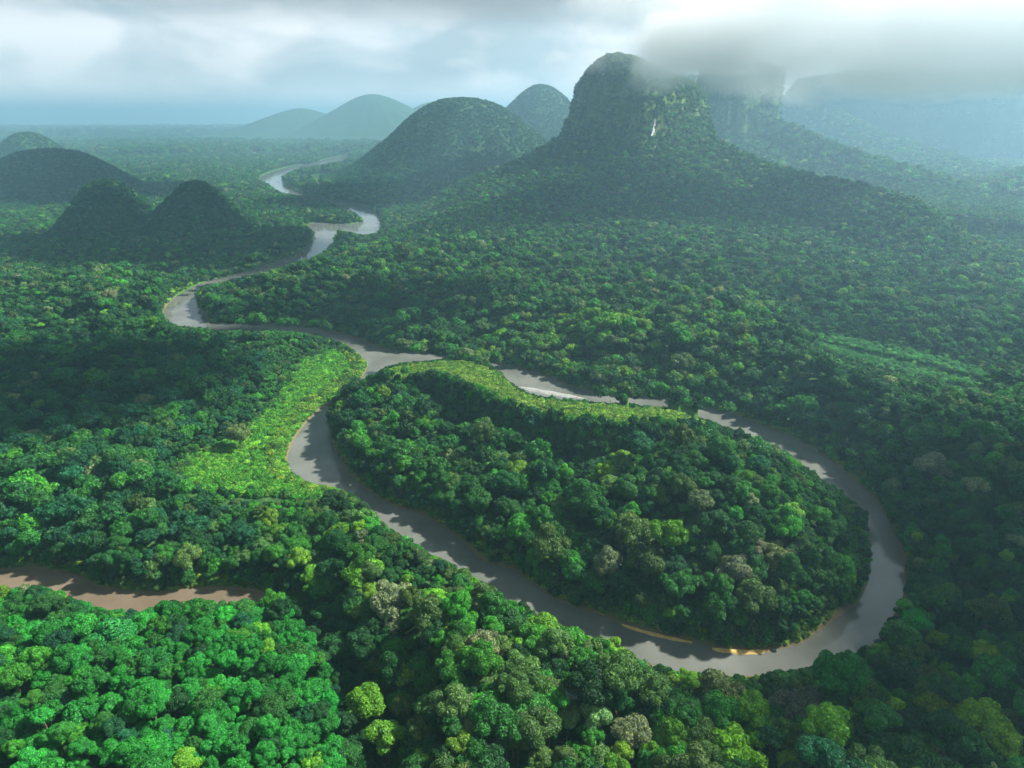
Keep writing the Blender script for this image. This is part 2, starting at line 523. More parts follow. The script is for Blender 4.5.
# ------------------------------------------------------------------ mesh helpers
def mesh_np(name, V, F, m, smooth=True):
    """F: (n,3) or (n,4) int array"""
    me = bpy.data.meshes.new(name)
    V = np.asarray(V, np.float32); F = np.asarray(F, np.int32)
    me.vertices.add(len(V)); me.vertices.foreach_set("co", V.ravel())
    k = F.shape[1]
    me.loops.add(F.size); me.loops.foreach_set("vertex_index", F.ravel())
    me.polygons.add(len(F))
    me.polygons.foreach_set("loop_start", np.arange(0, F.size, k, dtype=np.int32))
    me.polygons.foreach_set("loop_total", np.full(len(F), k, np.int32))
    me.polygons.foreach_set("use_smooth", np.full(len(F), smooth, bool))
    me.update(calc_edges=True)
    me.materials.append(m)
    return me


def obj(name, me, kind=None, parent=None):
    o = bpy.data.objects.new(name, me)
    COL.objects.link(o)
    if kind: o["kind"] = kind
    if parent: o.parent = parent
    return o


def grid_faces(nr, nc, wrap=False):
    i = np.arange(nr - 1)[:, None]
    j = np.arange(nc if wrap else nc - 1)[None, :]
    j2 = (j + 1) % nc
    a = i * nc + j; b = i * nc + j2; c = (i + 1) * nc + j2; d = (i + 1) * nc + j
    return np.stack([a, b, c, d], -1).reshape(-1, 4)


# ------------------------------------------------------------------ ground: one sheet out to the horizon
def build_ground():
    fine = np.linspace(-50, 50, 820)
    coarse = np.linspace(50, 310, 70)[1:-1]
    ang = np.radians(90 - np.concatenate([fine, coarse]))
    rad = np.concatenate([[0.01, 30, 60], np.geomspace(75, 5000, 760), np.geomspace(5200, 24000, 30)])
    A, Rr = np.meshgrid(ang, rad)
    X = (np.cos(A) * Rr).ravel(); Y = (np.sin(A) * Rr).ravel()
    sd = river_sd(X, Y)
    Z = height(X, Y, sd)
    Z = np.where(np.hypot(X, Y) > 9000, 2.0, Z)
    F = grid_faces(len(rad), len(ang), wrap=True)
    me = mesh_np("ground", np.stack([X, Y, Z], 1), F[:, ::-1], M_GROUND)
    cov = np.zeros((len(X), 4), np.float32); cov[:, 3] = 1
    mead = inside(MEADOW, X, Y) | inside(EMER, X, Y)
    dr = dist_ring(RIM[0], X, Y, closed=False)
    cov[:, 0] = np.clip(mead * 1.0 + (dr < 19) * 1.0 + (1 - sst(6, 16, sd)) * 0.8, 0, 1)
    cov[:, 1] = (1 - sst(1.2, 3.4, sd)) * (np.hypot(X, Y) < 900)
    a = me.color_attributes.new("cover", "FLOAT_COLOR", "POINT")
    a.data.foreach_set("color", cov.ravel())
    return obj("ground", me, "structure")


build_ground()


def water_sheet(name, ring, m=None):
    P = ring
    d = np.roll(P, -1, 0) - np.roll(P, 1, 0)
    nrm = np.stack([d[:, 1], -d[:, 0]], 1); nrm /= np.maximum(np.linalg.norm(nrm, axis=1, keepdims=True), 1e-6)
    area = 0.5 * np.sum(P[:, 0] * np.roll(P[:, 1], -1) - np.roll(P[:, 0], -1) * P[:, 1])
    if area < 0: nrm = -nrm
    off = 2.5 + 0.005 * np.hypot(P[:, 0], P[:, 1])
    Q = P + nrm * off[:, None]
    import mathutils
    tri = mathutils.geometry.tessellate_polygon([[Vector((x, y, 0)) for x, y in Q]])
    V = np.concatenate([Q, np.zeros((len(Q), 1))], 1)
    F = np.array(tri)
    n = np.cross(V[F[:, 1]] - V[F[:, 0]], V[F[:, 2]] - V[F[:, 0]])[:, 2]
    F[n < 0] = F[n < 0][:, ::-1]
    return obj(name, mesh_np(name, V, F, m or M_WATER, False), "structure")


water_sheet("river", R_OUT)
st = water_sheet("stream", R_STR, M_STREAM)
st.location.z = -0.01


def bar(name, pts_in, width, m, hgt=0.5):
    """low bank of sand, or the painted glare strip, along a shore line"""
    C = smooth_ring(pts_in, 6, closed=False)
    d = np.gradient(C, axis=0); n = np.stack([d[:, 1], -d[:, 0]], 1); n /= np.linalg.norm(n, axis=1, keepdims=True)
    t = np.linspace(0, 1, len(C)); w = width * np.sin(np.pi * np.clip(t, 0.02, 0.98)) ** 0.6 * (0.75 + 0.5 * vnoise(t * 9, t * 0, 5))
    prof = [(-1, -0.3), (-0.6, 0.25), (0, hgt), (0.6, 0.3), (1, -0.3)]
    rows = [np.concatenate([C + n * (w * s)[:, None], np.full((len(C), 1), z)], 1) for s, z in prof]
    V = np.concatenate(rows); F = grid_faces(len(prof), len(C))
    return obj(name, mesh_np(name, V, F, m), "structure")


bar("sandbank", [(558, 598), (575, 604), (590, 610), (604, 616)], 1.0, M_SAND, 0.6)
bar("sandbank", [(622, 625), (645, 632), (665, 637), (692, 643)], 1.5, M_SAND, 0.7)
bar("sandbank", [(712, 649), (730, 651), (750, 652), (769, 651)], 2.0, M_SAND, 0.8)
bar("glare_strip", [(519, 387), (540, 391), (560, 394.5), (586, 399)], 5.0, M_GLARE, 0.4)  # added raised strip, painted pale as glare on the river

# ------------------------------------------------------------------ hills
surf_samples = []      # (points, normals, area weight) for shrubs and trees that grow on slopes


def sample_surface(V, F, spacing, zmin=8.0):
    T = np.concatenate([F[:, :3], F[:, [0, 2, 3]]])
    a, b, c = V[T[:, 0]], V[T[:, 1]], V[T[:, 2]]
    cr = np.cross(b - a, c - a); ar = 0.5 * np.linalg.norm(cr, axis=1)
    ok = (c[:, 2] > zmin)
    ar = ar * ok
    n = int(ar.sum() / spacing ** 2)
    k = rng.choice(len(T), n, p=ar / ar.sum())
    r1 = np.sqrt(rng.random(n)); r2 = rng.random(n)
    P = a[k] * (1 - r1)[:, None] + b[k] * (r1 * (1 - r2))[:, None] + c[k] * (r1 * r2)[:, None]
    N = cr[k] / np.maximum(np.linalg.norm(cr[k], axis=1, keepdims=True), 1e-9)
    return P, N


for hl in HILLS:
    n, c, rx, ry, p, s_, sk = hl
    na, nr = 220, 90
    a = np.linspace(0, 2 * np.pi, na, endpoint=False)
    q = np.linspace(0, 1, nr) ** 0.9 * 3.2
    A, Q = np.meshgrid(a, q)
    X = c[0] + np.cos(A) * Q * rx; Y = c[1] + np.sin(A) * Q * ry
    Z = hill_z(hl, X.ravel(), Y.ravel())
    V = np.stack([X.ravel(), Y.ravel(), Z], 1)
    F = grid_faces(nr, na, wrap=True)
    obj(n, mesh_np(n, V, F, M_HILL), "structure")
    if c[1] < 4000:
        sp = 6.2 if c[1] < 2000 else 9.5
        P, N = sample_surface(V, F, sp)
        surf_samples.append((P, N, "hill", 0.58 if c[1] < 2000 else 0.85))


# towers: sheer-sided rock mountains standing on their skirts
def tower(name, corners, zb, ztop_f, seed, flare=0.25, dome=3.2, wall=.9, fk=1.0, sp=9.0, samp=True):
    """corners: world polygon of the foot; ztop_f(x, y) -> height of the top"""
    C = np.array(corners, float); cen = C.mean(0)
    n = len(C)
    ring = []
    for i in range(n):
        p0, p1, p2, p3 = C[(i - 1) % n], C[i], C[(i + 1) % n], C[(i + 2) % n]
        for k in range(90):
            t = k / 90
            cr = 0.5 * ((2 * p1) + (-p0 + p2) * t + (2 * p0 - 5 * p1 + 4 * p2 - p3) * t * t + (-p0 + 3 * p1 - 3 * p2 + p3) * t ** 3)
            ring.append(0.55 * cr + 0.45 * (p1 * (1 - t) + p2 * t))
    ring = np.array(ring) - cen
    N = len(ring)
    Lv = 110
    s = np.linspace(0, 1, Lv)
    w = np.arange(N) / N
    arc = np.concatenate([[0], np.cumsum(np.linalg.norm(np.diff(ring, axis=0), axis=1))])
    V = []
    for q in s:
        # q<0.8: wall; above: rounded top
        if q < 0.7:
            zf = q / 0.7 * wall
            r = 1 + flare * (1 - zf) ** 3.0 - 0.20 * zf ** 1.6
        else:
            e = (q - 0.7) / 0.3
            th = e * math.pi / 2
            r = (1 - 0.20 * wall ** 1.6) * (math.cos(th) ** (2 / dome) if e < 1 else 0.0)
            zf = wall + (1 - wall) * math.sin(th)
        zloc = zb + 150 * zf
        fl = fk * (12 * (fbm(arc / (30 * fk), np.full(N, zf * 2.6), seed, 4) - 0.5) + 34 * (fbm(arc / (100 * fk), np.full(N, zf * 1.1), seed + 9, 3) - 0.5))
        fl = fl * (1 if q < 0.7 else (1 - (q - 0.7) / 0.3))
        rr = np.linalg.norm(ring, axis=1, keepdims=True)
        P = ring * r * (1 + (fl[:, None] / rr)) + cen
        zt = ztop_f(P[:, 0], P[:, 1])
        V.append(np.stack([P[:, 0], P[:, 1], zb + (zt - zb) * zf], 1))
    V = np.concatenate(V)
    F = grid_faces(Lv, N, wrap=True)
    o = obj(name, mesh_np(name, V, F, M_FARCLIFF if fk > 2 else M_CLIFF), "structure")
    if samp:
        P, Nn = sample_surface(V, F, sp, zb + 25)
        up = Nn[:, 2]
        keep = rng.random(len(P)) < np.interp(up, [0.0, 0.25, 0.5], [0.13, 0.5, 1.0])
        surf_samples.append((P[keep], Nn[keep], "cliff", 0.55))
    return o


def P2(u, D):
    return ((u - 512) / FPX * (D * CP + (CAM_H) * 0 + D * 0.0) / CP, D)


def wx(u, D, z=200):
    # world x of photograph column u at forward distance D and height z
    depth = D * CP + (CAM_H - z) * SP
    return (u - 512) / FPX * depth


def crn(*a):
    return [(wx(u, D, 230), D) for u, D in a]


tcx = wx(606, 1440)


def top_main(x, y):
    d = np.hypot((x - wx(607, 1480)) / 75.0, (y - 1480) / 130.0)
    return 282 + 40 * np.exp(-d ** 2) + 4 * fbm(x / 40, y / 40, 77)


tower("mountain", crn((566, 1500), (590, 1420), (643, 1335), (680, 1400), (712, 1480), (704, 1600), (640, 1680), (585, 1620)), 95, top_main, 201, flare=0.34, dome=2.4, wall=.66, sp=6.0)
tower("mountain", crn((690, 2400), (705, 2290), (742, 2230), (778, 2290), (782, 2450), (730, 2620)), 90, lambda x, y: 352 + 6 * fbm(x / 60, y / 60, 78), 205, fk=1.5, flare=0.22, sp=12)
tower("mountain", crn((780, 3350), (800, 3220), (836, 3180), (880, 3260), (930, 3230), (985, 3150), (1060, 3200), (1150, 3150), (1260, 3200), (1260, 3900), (780, 3900)), 60,
      lambda x, y: 392 + 8 * fbm(x / 90, y / 90, 79), 209, flare=0.16, fk=3.2, sp=22)
tower("mountain", crn((645, 2950), (668, 2880), (700, 2900), (712, 3000), (680, 3120), (650, 3080)), 60, lambda x, y: 352 + 8 * fbm(x / 60, y / 60, 82), 214, flare=0.2, sp=22)


# waterfalls on the sheer faces (found by casting against the rock)
def waterfall(u0, v0, u1, v1, w, label):
    bpy.context.view_layer.update()
    dg = bpy.context.evaluated_depsgraph_get()
    pts = []
    for k in range(12):
        t = k / 11
        d = ray(u0 + (u1 - u0) * t, v0 + (v1 - v0) * t)
        hit, loc, nor, *_ = scene.ray_cast(dg, Vector((0, 0, CAM_H)), Vector(d).normalized())
        if hit and loc.y < 9000:
            pts.append((np.array(loc), np.array(nor)))
    if len(pts) < 4:
        print("waterfall missed", label); return
    V = []; F = []
    r_ = random.Random(int(u0))
    for strand in range(4):
        lat = (strand - 1.5) * w * .55 + r_.uniform(-.2, .2) * w
        i0 = r_.randint(0, 3) if strand in (0, 3) else 0
        i1 = len(pts) - (r_.randint(0, 4) if strand in (0, 3) else 0)
        sel = pts[i0:i1]
        b0 = len(V)
        for i, (p, n) in enumerate(sel):
            t = i / max(len(sel) - 1, 1)
            side = np.cross(n, [0, 0, 1]); side /= max(np.linalg.norm(side), 1e-6)
            ww = w * (0.12 + 0.4 * t) * r_.uniform(.6, 1.3)
            c = p + side * (lat + r_.uniform(-.12, .12) * w) + n * (1.0 + 2.0 * t)
            for s, o in ((-1, 0.0), (-0.4, .8), (0.4, .8), (1, 0.0), (0, -1.2)):
                V.append(c + side * ww * s + n * o)
            if i:
                b = b0 + (i - 1) * 5
                for j in range(5):
                    F.append((b + j, b + (j + 1) % 5, b + 5 + (j + 1) % 5, b + 5 + j))
    o = obj("waterfall", mesh_np("waterfall", np.array(V), np.array(F), M_FALL))
    o["label"] = label; o["category"] = "waterfall"; o["group"] = "waterfalls on the cliffs"


waterfall(731, 101, 728, 134, 5.0, "long white waterfall dropping down the dark cliff right of the big lit peak")
waterfall(655, 118, 651, 137, 3.2, "short pale waterfall on the sunlit face of the big peak beneath the cloud")
waterfall(560, 133, 555, 150, 3.0, "pale thin waterfall at the left foot of the big peak's shaded wall")
waterfall(826, 106, 823, 124, 3.5, "faint upper waterfall on the hazy far plateau wall, left one of two")
waterfall(842, 120, 839, 134, 3.5, "faint short waterfall on the hazy far plateau wall, right one of two")

# ------------------------------------------------------------------ tree prototypes
def ico(sub=1):
    import bmesh
    bm = bmesh.new(); bmesh.ops.create_icosphere(bm, subdivisions=sub, radius=1)
    V = np.array([v.co[:] for v in bm.verts]); F = np.array([[v.index for v in f.verts] for f in bm.faces])
    bm.free()
    return V, F


ICO1, ICO1F = ico(1)
ICO2, ICO2F = ico(2)


def crown_mesh(name, seed, nleaf, lsize, nlobe=16, flat=0.62, spread=0.62, core=ICO1, coref=ICO1F, irregular=0.25, lob=(0.30, 0.46)):
    r = np.random.default_rng(seed)
    # lobes over a dome: ga spiral with jitter
    C = []; S = []
    for i in range(nlobe):
        f = (i + 0.5) / nlobe
        el = math.asin(min(1, max(-0.15, 1 - 1.12 * f + r.normal() * 0.08)))
        az = i * 2.39996 + r.normal() * 0.35
        rad = spread * (1 + irregular * r.normal() * 0.6)
        C.append([math.cos(el) * math.cos(az) * rad, math.cos(el) * math.sin(az) * rad, math.sin(el) * rad * flat / 0.62 * 0.8])
        S.append(r.uniform(*lob))
    C.append([0, 0, -0.02]); S.append(0.5)
    C = np.array(C); S = np.array(S)
    V = []; F = []; base = 0
    for c, s in zip(C, S):
        vv = core * (1 + 0.12 * r.normal(size=(len(core), 1))) * s * 0.86 * np.array([1, 1, 0.85]) + c
        V.append(vv); F.append(np.concatenate([coref, coref[:, 2:3]], 1) + base); base += len(vv)
    # leaves
    w = S ** 2 / (S ** 2).sum()
    P = []; N = []
    need = nleaf
    while need > 0:
        k = r.choice(len(C), need * 2, p=w)
        d = r.normal(size=(len(k), 3)); d[:, 2] += 0.35; d /= np.linalg.norm(d, axis=1, keepdims=True)
        bump = 1 + 0.10 * np.sin(d[:, 0] * 9 + k) * np.sin(d[:, 1] * 8 + 2 * k) * np.sin(d[:, 2] * 7 + k)
        p = C[k] + d * (S[k] * bump)[:, None] * np.array([1, 1, 0.85])
        D2 = (((p[:, None, :] - C[None]) / np.array([1, 1, 0.85])) ** 2).sum(-1)
        ins = (np.sqrt(D2) < S[None] * 0.9).sum(1) > 0
        ok = ~ins & (p[:, 2] > -0.28)
        p = p[ok][:need]; P.append(p); N.append(d[ok][:need]); need -= len(p)
    P = np.concatenate(P); N = np.concatenate(N)
    N = N + r.normal(size=N.shape) * 0.5; N /= np.linalg.norm(N, axis=1, keepdims=True)
    rv = r.normal(size=N.shape)
    T = np.cross(N, rv); T /= np.linalg.norm(T, axis=1, keepdims=True)
    B = np.cross(N, T)
    sz = lsize * r.uniform(0.6, 1.35, (len(P), 1))
    P = P + N * sz * 0.2
    q = np.stack([P - T * sz, P - B * sz * 0.6 + N * sz * 0.25, P + T * sz * 1.0 - N * sz * 0.15, P + B * sz * 0.6 + N * sz * 0.1], 1).reshape(-1, 3)
    V = np.concatenate([np.concatenate(V), q])
    lf = np.arange(len(P) * 4).reshape(-1, 4) + base
    me = bpy.data.meshes.new(name)
    FF = np.concatenate([np.concatenate(F), lf])
    tri = FF[:base_faces(F)] if False else None
    # core faces are triangles stored as (a,b,c,c): write loops with their true lengths
    core_n = len(FF) - len(lf)
    me.vertices.add(len(V)); me.vertices.foreach_set("co", V.astype(np.float32).ravel())
    loops = np.concatenate([FF[:core_n, :3].ravel(), lf.ravel()]).astype(np.int32)
    tot = np.concatenate([np.full(core_n, 3), np.full(len(lf), 4)]).astype(np.int32)
    start = np.concatenate([[0], np.cumsum(tot)[:-1]]).astype(np.int32)
    me.loops.add(len(loops)); me.loops.foreach_set("vertex_index", loops)
    me.polygons.add(len(tot)); me.polygons.foreach_set("loop_start", start); me.polygons.foreach_set("loop_total", tot)
    me.polygons.foreach_set("use_smooth", np.concatenate([np.ones(core_n, bool), np.zeros(len(lf), bool)]))
    me.update(calc_edges=True)
    me.materials.append(M_LEAF)
    return me


# near crowns (unit radius 1): full round, flat umbrella, loose, domed
NEAR = [crown_mesh("crown", 100 + i, 3400, 0.068, nlobe=[15, 22, 18, 12, 26, 20, 16, 30][i], flat=[.62, .5, .7, .45, .58, .75, .62, .6][i],
                   spread=[.62, .68, .6, .7, .66, .58, .64, .68][i], irregular=[.25, .3, .4, .3, .25, .35, .5, .3][i],
                   lob=[(.30, .46), (.22, .36), (.26, .42), (.3, .44), (.2, .33), (.24, .4), (.26, .5), (.18, .3)][i]) for i in range(8)]
MID = [crown_mesh("crown_mid", 200 + i, 1000, 0.11, nlobe=[14, 20, 16, 12, 22, 18][i], flat=[.62, .5, .7, .45, .58, .72][i],
                  spread=[.62, .68, .6, .7, .66, .6][i], irregular=.35, lob=[(.30, .46), (.22, .36), (.26, .42), (.3, .44), (.22, .35), (.24, .4)][i]) for i in range(6)]
FAR = [crown_mesh("crown_far", 300 + i, 170, 0.25, nlobe=[7, 9, 8, 10][i], flat=.6, spread=.55, irregular=.4, lob=(.34, .5)) for i in range(4)]
SHRUB = [crown_mesh("shrub_crown", 400 + i, 150, 0.24, nlobe=6, flat=.55, spread=.5, irregular=.4, lob=(.34, .5)) for i in range(3)]
PROTO = NEAR + MID + FAR + SHRUB
I_NEAR, I_MID, I_FAR, I_SHR = 0, 8, 14, 18


def trunk_mesh(seed, H=1.0):
    """tapered trunk with a few limbs, foot at z=0, top at z=1 (unit height)"""
    r = random.Random(seed)
    V = []; F = []

    def tube(pts, rads, n=7):
        b = len(V)
        for p, q in zip(pts, rads):
            for k in range(n):
                a = 2 * math.pi * k / n
                V.append((p[0] + math.cos(a) * q, p[1] + math.sin(a) * q, p[2]))
        for i in range(len(pts) - 1):
            for k in range(n):
                F.append((b + i * n + k, b + i * n + (k + 1) % n, b + (i + 1) * n + (k + 1) % n, b + (i + 1) * n + k))
    tube([(0, 0, 0), (0.01, 0, 0.08), (0.02, 0.01, 0.4), (0.01, 0.03, 0.7), (0, 0, 1.0)], [0.05, 0.032, 0.026, 0.02, 0.008])
    for i in range(5):
        a = i * 1.26 + r.random(); z0 = 0.5 + 0.08 * i
        dx, dy = math.cos(a), math.sin(a)
        tube([(0.01, 0.01, z0), (dx * 0.12, dy * 0.12, z0 + 0.12), (dx * 0.27, dy * 0.27, z0 + 0.22)], [0.014, 0.01, 0.004], 5)
    return mesh_np("trunk", np.array(V), np.array(F), M_BARK)


TRUNK = [trunk_mesh(i) for i in range(4)]

# ------------------------------------------------------------------ scatter
C_DARK = (0.012, 0.075, 0.018)
C_MID = (0.025, 0.13, 0.022)
C_LIME = (0.10, 0.27, 0.02)
C_OLIVE = (0.065, 0.14, 0.035)
C_PALE = (0.15, 0.21, 0.10)
C_EMER = (0.02, 0.20, 0.028)
C_TEAL = (0.01, 0.085, 0.035)
C_YEL = (0.13, 0.27, 0.025)
C_FRESH = (0.04, 0.20, 0.02)
CL = np.array([C_DARK, C_MID, C_LIME, C_OLIVE, C_PALE, C_EMER, C_TEAL, C_YEL, C_FRESH])
CL_NAME = ["dark green", "mid green", "lime green", "olive green", "pale grey-green", "emerald green", "bluish green", "yellow-green", "fresh green"]


def jgrid(r0, r1, sp, amax=50):
    """jittered hexagonal grid inside a wedge"""
    xs = np.arange(-r1, r1, sp); ys = np.arange(0, r1, sp * 0.866)
    X, Y = np.meshgrid(xs, ys)
    X = X + (np.arange(len(ys)) % 2)[:, None] * sp / 2
    X = X.ravel(); Y = Y.ravel()
    X = X + rng.uniform(-.36, .36, len(X)) * sp; Y = Y + rng.uniform(-.36, .36, len(Y)) * sp
    R = np.hypot(X, Y); A = np.degrees(np.arctan2(X, Y))
    k = (R >= r0) & (R < r1) & (np.abs(A) < amax)
    return X[k], Y[k]


def project(X, Y, Z):
    dx, dy, dz = X, Y, Z - CAM_H
    depth = dy * CP - dz * SP
    upc = dy * SP + dz * CP
    return 512 + FPX * dx / depth, 384 - FPX * upc / depth, depth


def hills_max(X, Y, Z):
    for hl in HILLS:
        c, rx, ry = hl[1], hl[2], hl[3]
        k = np.nonzero((np.abs(X - c[0]) < rx * 3.2) & (np.abs(Y - c[1]) < ry * 3.2))[0]
        if len(k):
            hz = hill_z(hl, X[k], Y[k])
            Z[k] = np.where(hz > Z[k], -999, Z[k])     # the hill's own samples grow here
    return Z


def classify(X, Y, U, Vv):
    """colour class weights by the neighbourhood, then a random pick"""
    n = len(X)
    W = np.tile(np.array([.34, .40, .01, .10, .01, .0, .06, .01, .07]), (n, 1))
    big = fbm(X / 120, Y / 120, 55)
    W[:, 0] *= np.interp(big, [.3, .6], [1.8, .5]); W[:, 8] *= np.interp(big, [.35, .65], [.4, 2.0])

    def zone(mask, w):
        W[mask] = w
    # left: bluish dark forest
    zone((U < 260) & (Vv > 330) & (Vv < 590), [.30, .26, .0, .05, .01, .0, .32, .0, .06])
    # bottom left: emerald stand
    zone((Vv > 590) & (U < 400) & (U < 290 + (Vv - 590) * 0.58), [.05, .14, .02, .0, .0, .62, .07, .0, .10])
    # belt between stream and river
    belt = (Vv > 470) & (U > 250) & (U >= 290 + (Vv - 590) * 0.58) & (U < 760) & ~inside(R_ISL, X, Y)
    zone(belt, [.17, .28, .07, .22, .02, .0, .02, .06, .16])
    # island
    zone(inside(R_ISL, X, Y), [.30, .36, .03, .12, .015, .0, .02, .02, .14])
    # right forest
    zone((U > 760) & (Vv > 520) & ~inside(R_ISL, X, Y), [.44, .24, .02, .10, .02, .04, .08, .02, .04])
    # fresher growth on the slope north of the loop
    zone((U > 480) & (U < 760) & (Vv > 300) & (Vv < 375), [.10, .28, .10, .24, .03, .0, .0, .08, .17])
    zone((((U - 600) / 55) ** 2 + ((Vv - 325) / 17) ** 2 < 1), [.02, .12, .36, .10, .0, .0, .0, .25, .15])  # yellowish crowns, mixed brighter still to paint the sunny patch
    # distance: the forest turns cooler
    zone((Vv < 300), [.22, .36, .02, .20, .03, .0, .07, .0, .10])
    dr = dist_ring(RIM[0], X, Y, closed=False)
    zone((dr < 46) & (Y < 450), [.75, .15, .0, .0, .0, .0, .10, .0, .0])  # dark crowns paint in the shade on the rim's wall
    zone(dist_ring(GULLY, X, Y, closed=False) < 9, [.9, .0, .0, .0, .0, .0, .10, .0, .0])  # gully crowns coloured dark in place of its shade
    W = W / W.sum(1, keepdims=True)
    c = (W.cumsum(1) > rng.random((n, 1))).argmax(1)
    return c


def make_band(r0, r1, sp, r_lo, r_hi, em=None):
    X, Y = jgrid(r0, r1, sp)
    if em is not None:
        u_, v_, _ = project(X, Y, np.full(len(X), 16.0))
        e_ = (v_ > 590) & (u_ < 290 + (v_ - 590) * 0.58) & (Y < 330)
        X, Y = X[e_ == em], Y[e_ == em]
    sd = river_sd(X, Y)
    k = sd > 1.2
    X, Y, sd = X[k], Y[k], sd[k]
    k = ~(inside(MEADOW, X, Y) | inside(EMER, X, Y)) & (dist_ring(RIM[0], X, Y, closed=False) > 19)
    X, Y, sd = X[k], Y[k], sd[k]
    Z = height(X, Y, sd)
    Z = hills_max(X, Y, Z)
    k = Z > -100
    X, Y, Z, sd = X[k], Y[k], Z[k], sd[k]
    n = len(X)
    rad = rng.uniform(0, 1, n) ** 1.4 * (r_hi - r_lo) + r_lo
    hgt = rad * rng.uniform(1.4, 2.2, n) + 2 + 8 * rng.random(n) ** 1.3
    # emergent giants and patches of younger, lower forest
    if not em and r0 < 900:
        big = rng.random(n) < .03
        rad = np.where(big, r_hi * rng.uniform(1.05, 1.3, n), rad); hgt = np.where(big, hgt + 9, hgt)
        pt = fbm(X / 38, Y / 38, 71, 3)
        hgt = hgt * np.interp(pt, [.3, .45, .65], [.55, 1.0, 1.15]); rad = rad * np.interp(pt, [.3, .45, .65], [.72, 1.0, 1.08])
    rad = np.minimum(rad, np.maximum(2.2, sd * 1.15))
    hgt = np.minimum(hgt, 6 + sd * 1.9)
    gd = dist_ring(GULLY, X, Y, closed=False)
    drm = dist_ring(RIM[0], X, Y, closed=False)
    hgt = np.where((drm < 34), np.minimum(hgt, 8.5), hgt); rad = np.where(drm < 34, np.minimum(rad, 4.6), rad)
    dm = np.minimum(dist_ring(MEADOW, X, Y), dist_ring(EMER, X, Y))
    # bright low growth on the bank nearest the camera
    ux, uy = X / np.hypot(X, Y) * 8, Y / np.hypot(X, Y) * 8
    sdf = river_sd(X + ux, Y + uy)
    nb_ = (sd < 13) & (sdf < sd - 2) & (Y < 420)
    hgt = np.where(nb_, np.minimum(hgt, 2.5 + sd * .45), hgt); rad = np.where(nb_, np.minimum(rad, 1.6 + sd * .16), rad)
    hgt = np.minimum(hgt, 3.5 + dm * .75); rad = np.minimum(rad, 2.0 + dm * .22)
    hgt = np.where(gd < 7, hgt * .5, hgt); rad = np.where(gd < 7, rad * .65, rad)
    # keep the near bank low enough to leave the water in sight
    alive = np.ones(n, bool)
    R_ = np.hypot(X, Y)
    for it in range(9):
        m = np.zeros(n, bool)
        for ox, oz in ((0, 1.0), (-.7, .75), (.7, .75)):
            qx, qy = to_plane(X + ox * rad, Y + .25 * rad, Z + hgt * oz)
            m |= open_water(qx, qy) & (np.hypot(qx, qy) > np.hypot(X, Y))
            m |= inside(MEAD_IN, qx, qy) | inside(EMER, qx, qy)
            qx, qy = to_plane(X + ox * rad, Y, Z + hgt * oz, 31.0)
            m |= (dist_ring(RIM[0], qx, qy, closed=False) < 15) & (np.hypot(qx, qy) > np.hypot(X, Y)) & (R_ < 460)
        m &= alive
        if it == 8:
            alive &= ~m
        else:
            rad = np.where(m, rad * .82, rad); hgt = np.where(m, hgt * .74, hgt)
    alive &= rad > 1.0
    return [a[alive] for a in (X, Y, Z, rad, hgt)]


bands = [make_band(85, 300, 6.2, 3.0, 6.8, False), make_band(85, 320, 4.9, 2.5, 5.2, True), make_band(300, 560, 5.7, 2.8, 6.0, False), make_band(560, 1000, 5.5, 2.7, 5.2), make_band(1000, 2000, 6.4, 2.9, 5.2), make_band(2000, 4200, 13, 5.5, 10), make_band(4200, 7500, 30, 13, 22), make_band(7500, 14000, 60, 28, 42)]
X, Y, Z, RAD, HGT = [np.concatenate([b[i] for b in bands]) for i in range(5)]
U, Vv, DEP = project(X, Y, Z + HGT)
CLS = classify(X, Y, U, Vv)
# smaller, tighter crowns on the emerald stand and left forest
em = (CLS == 5) & (Y < 260)

tower_mask = np.zeros(len(X), bool)
print("trees", len(X))

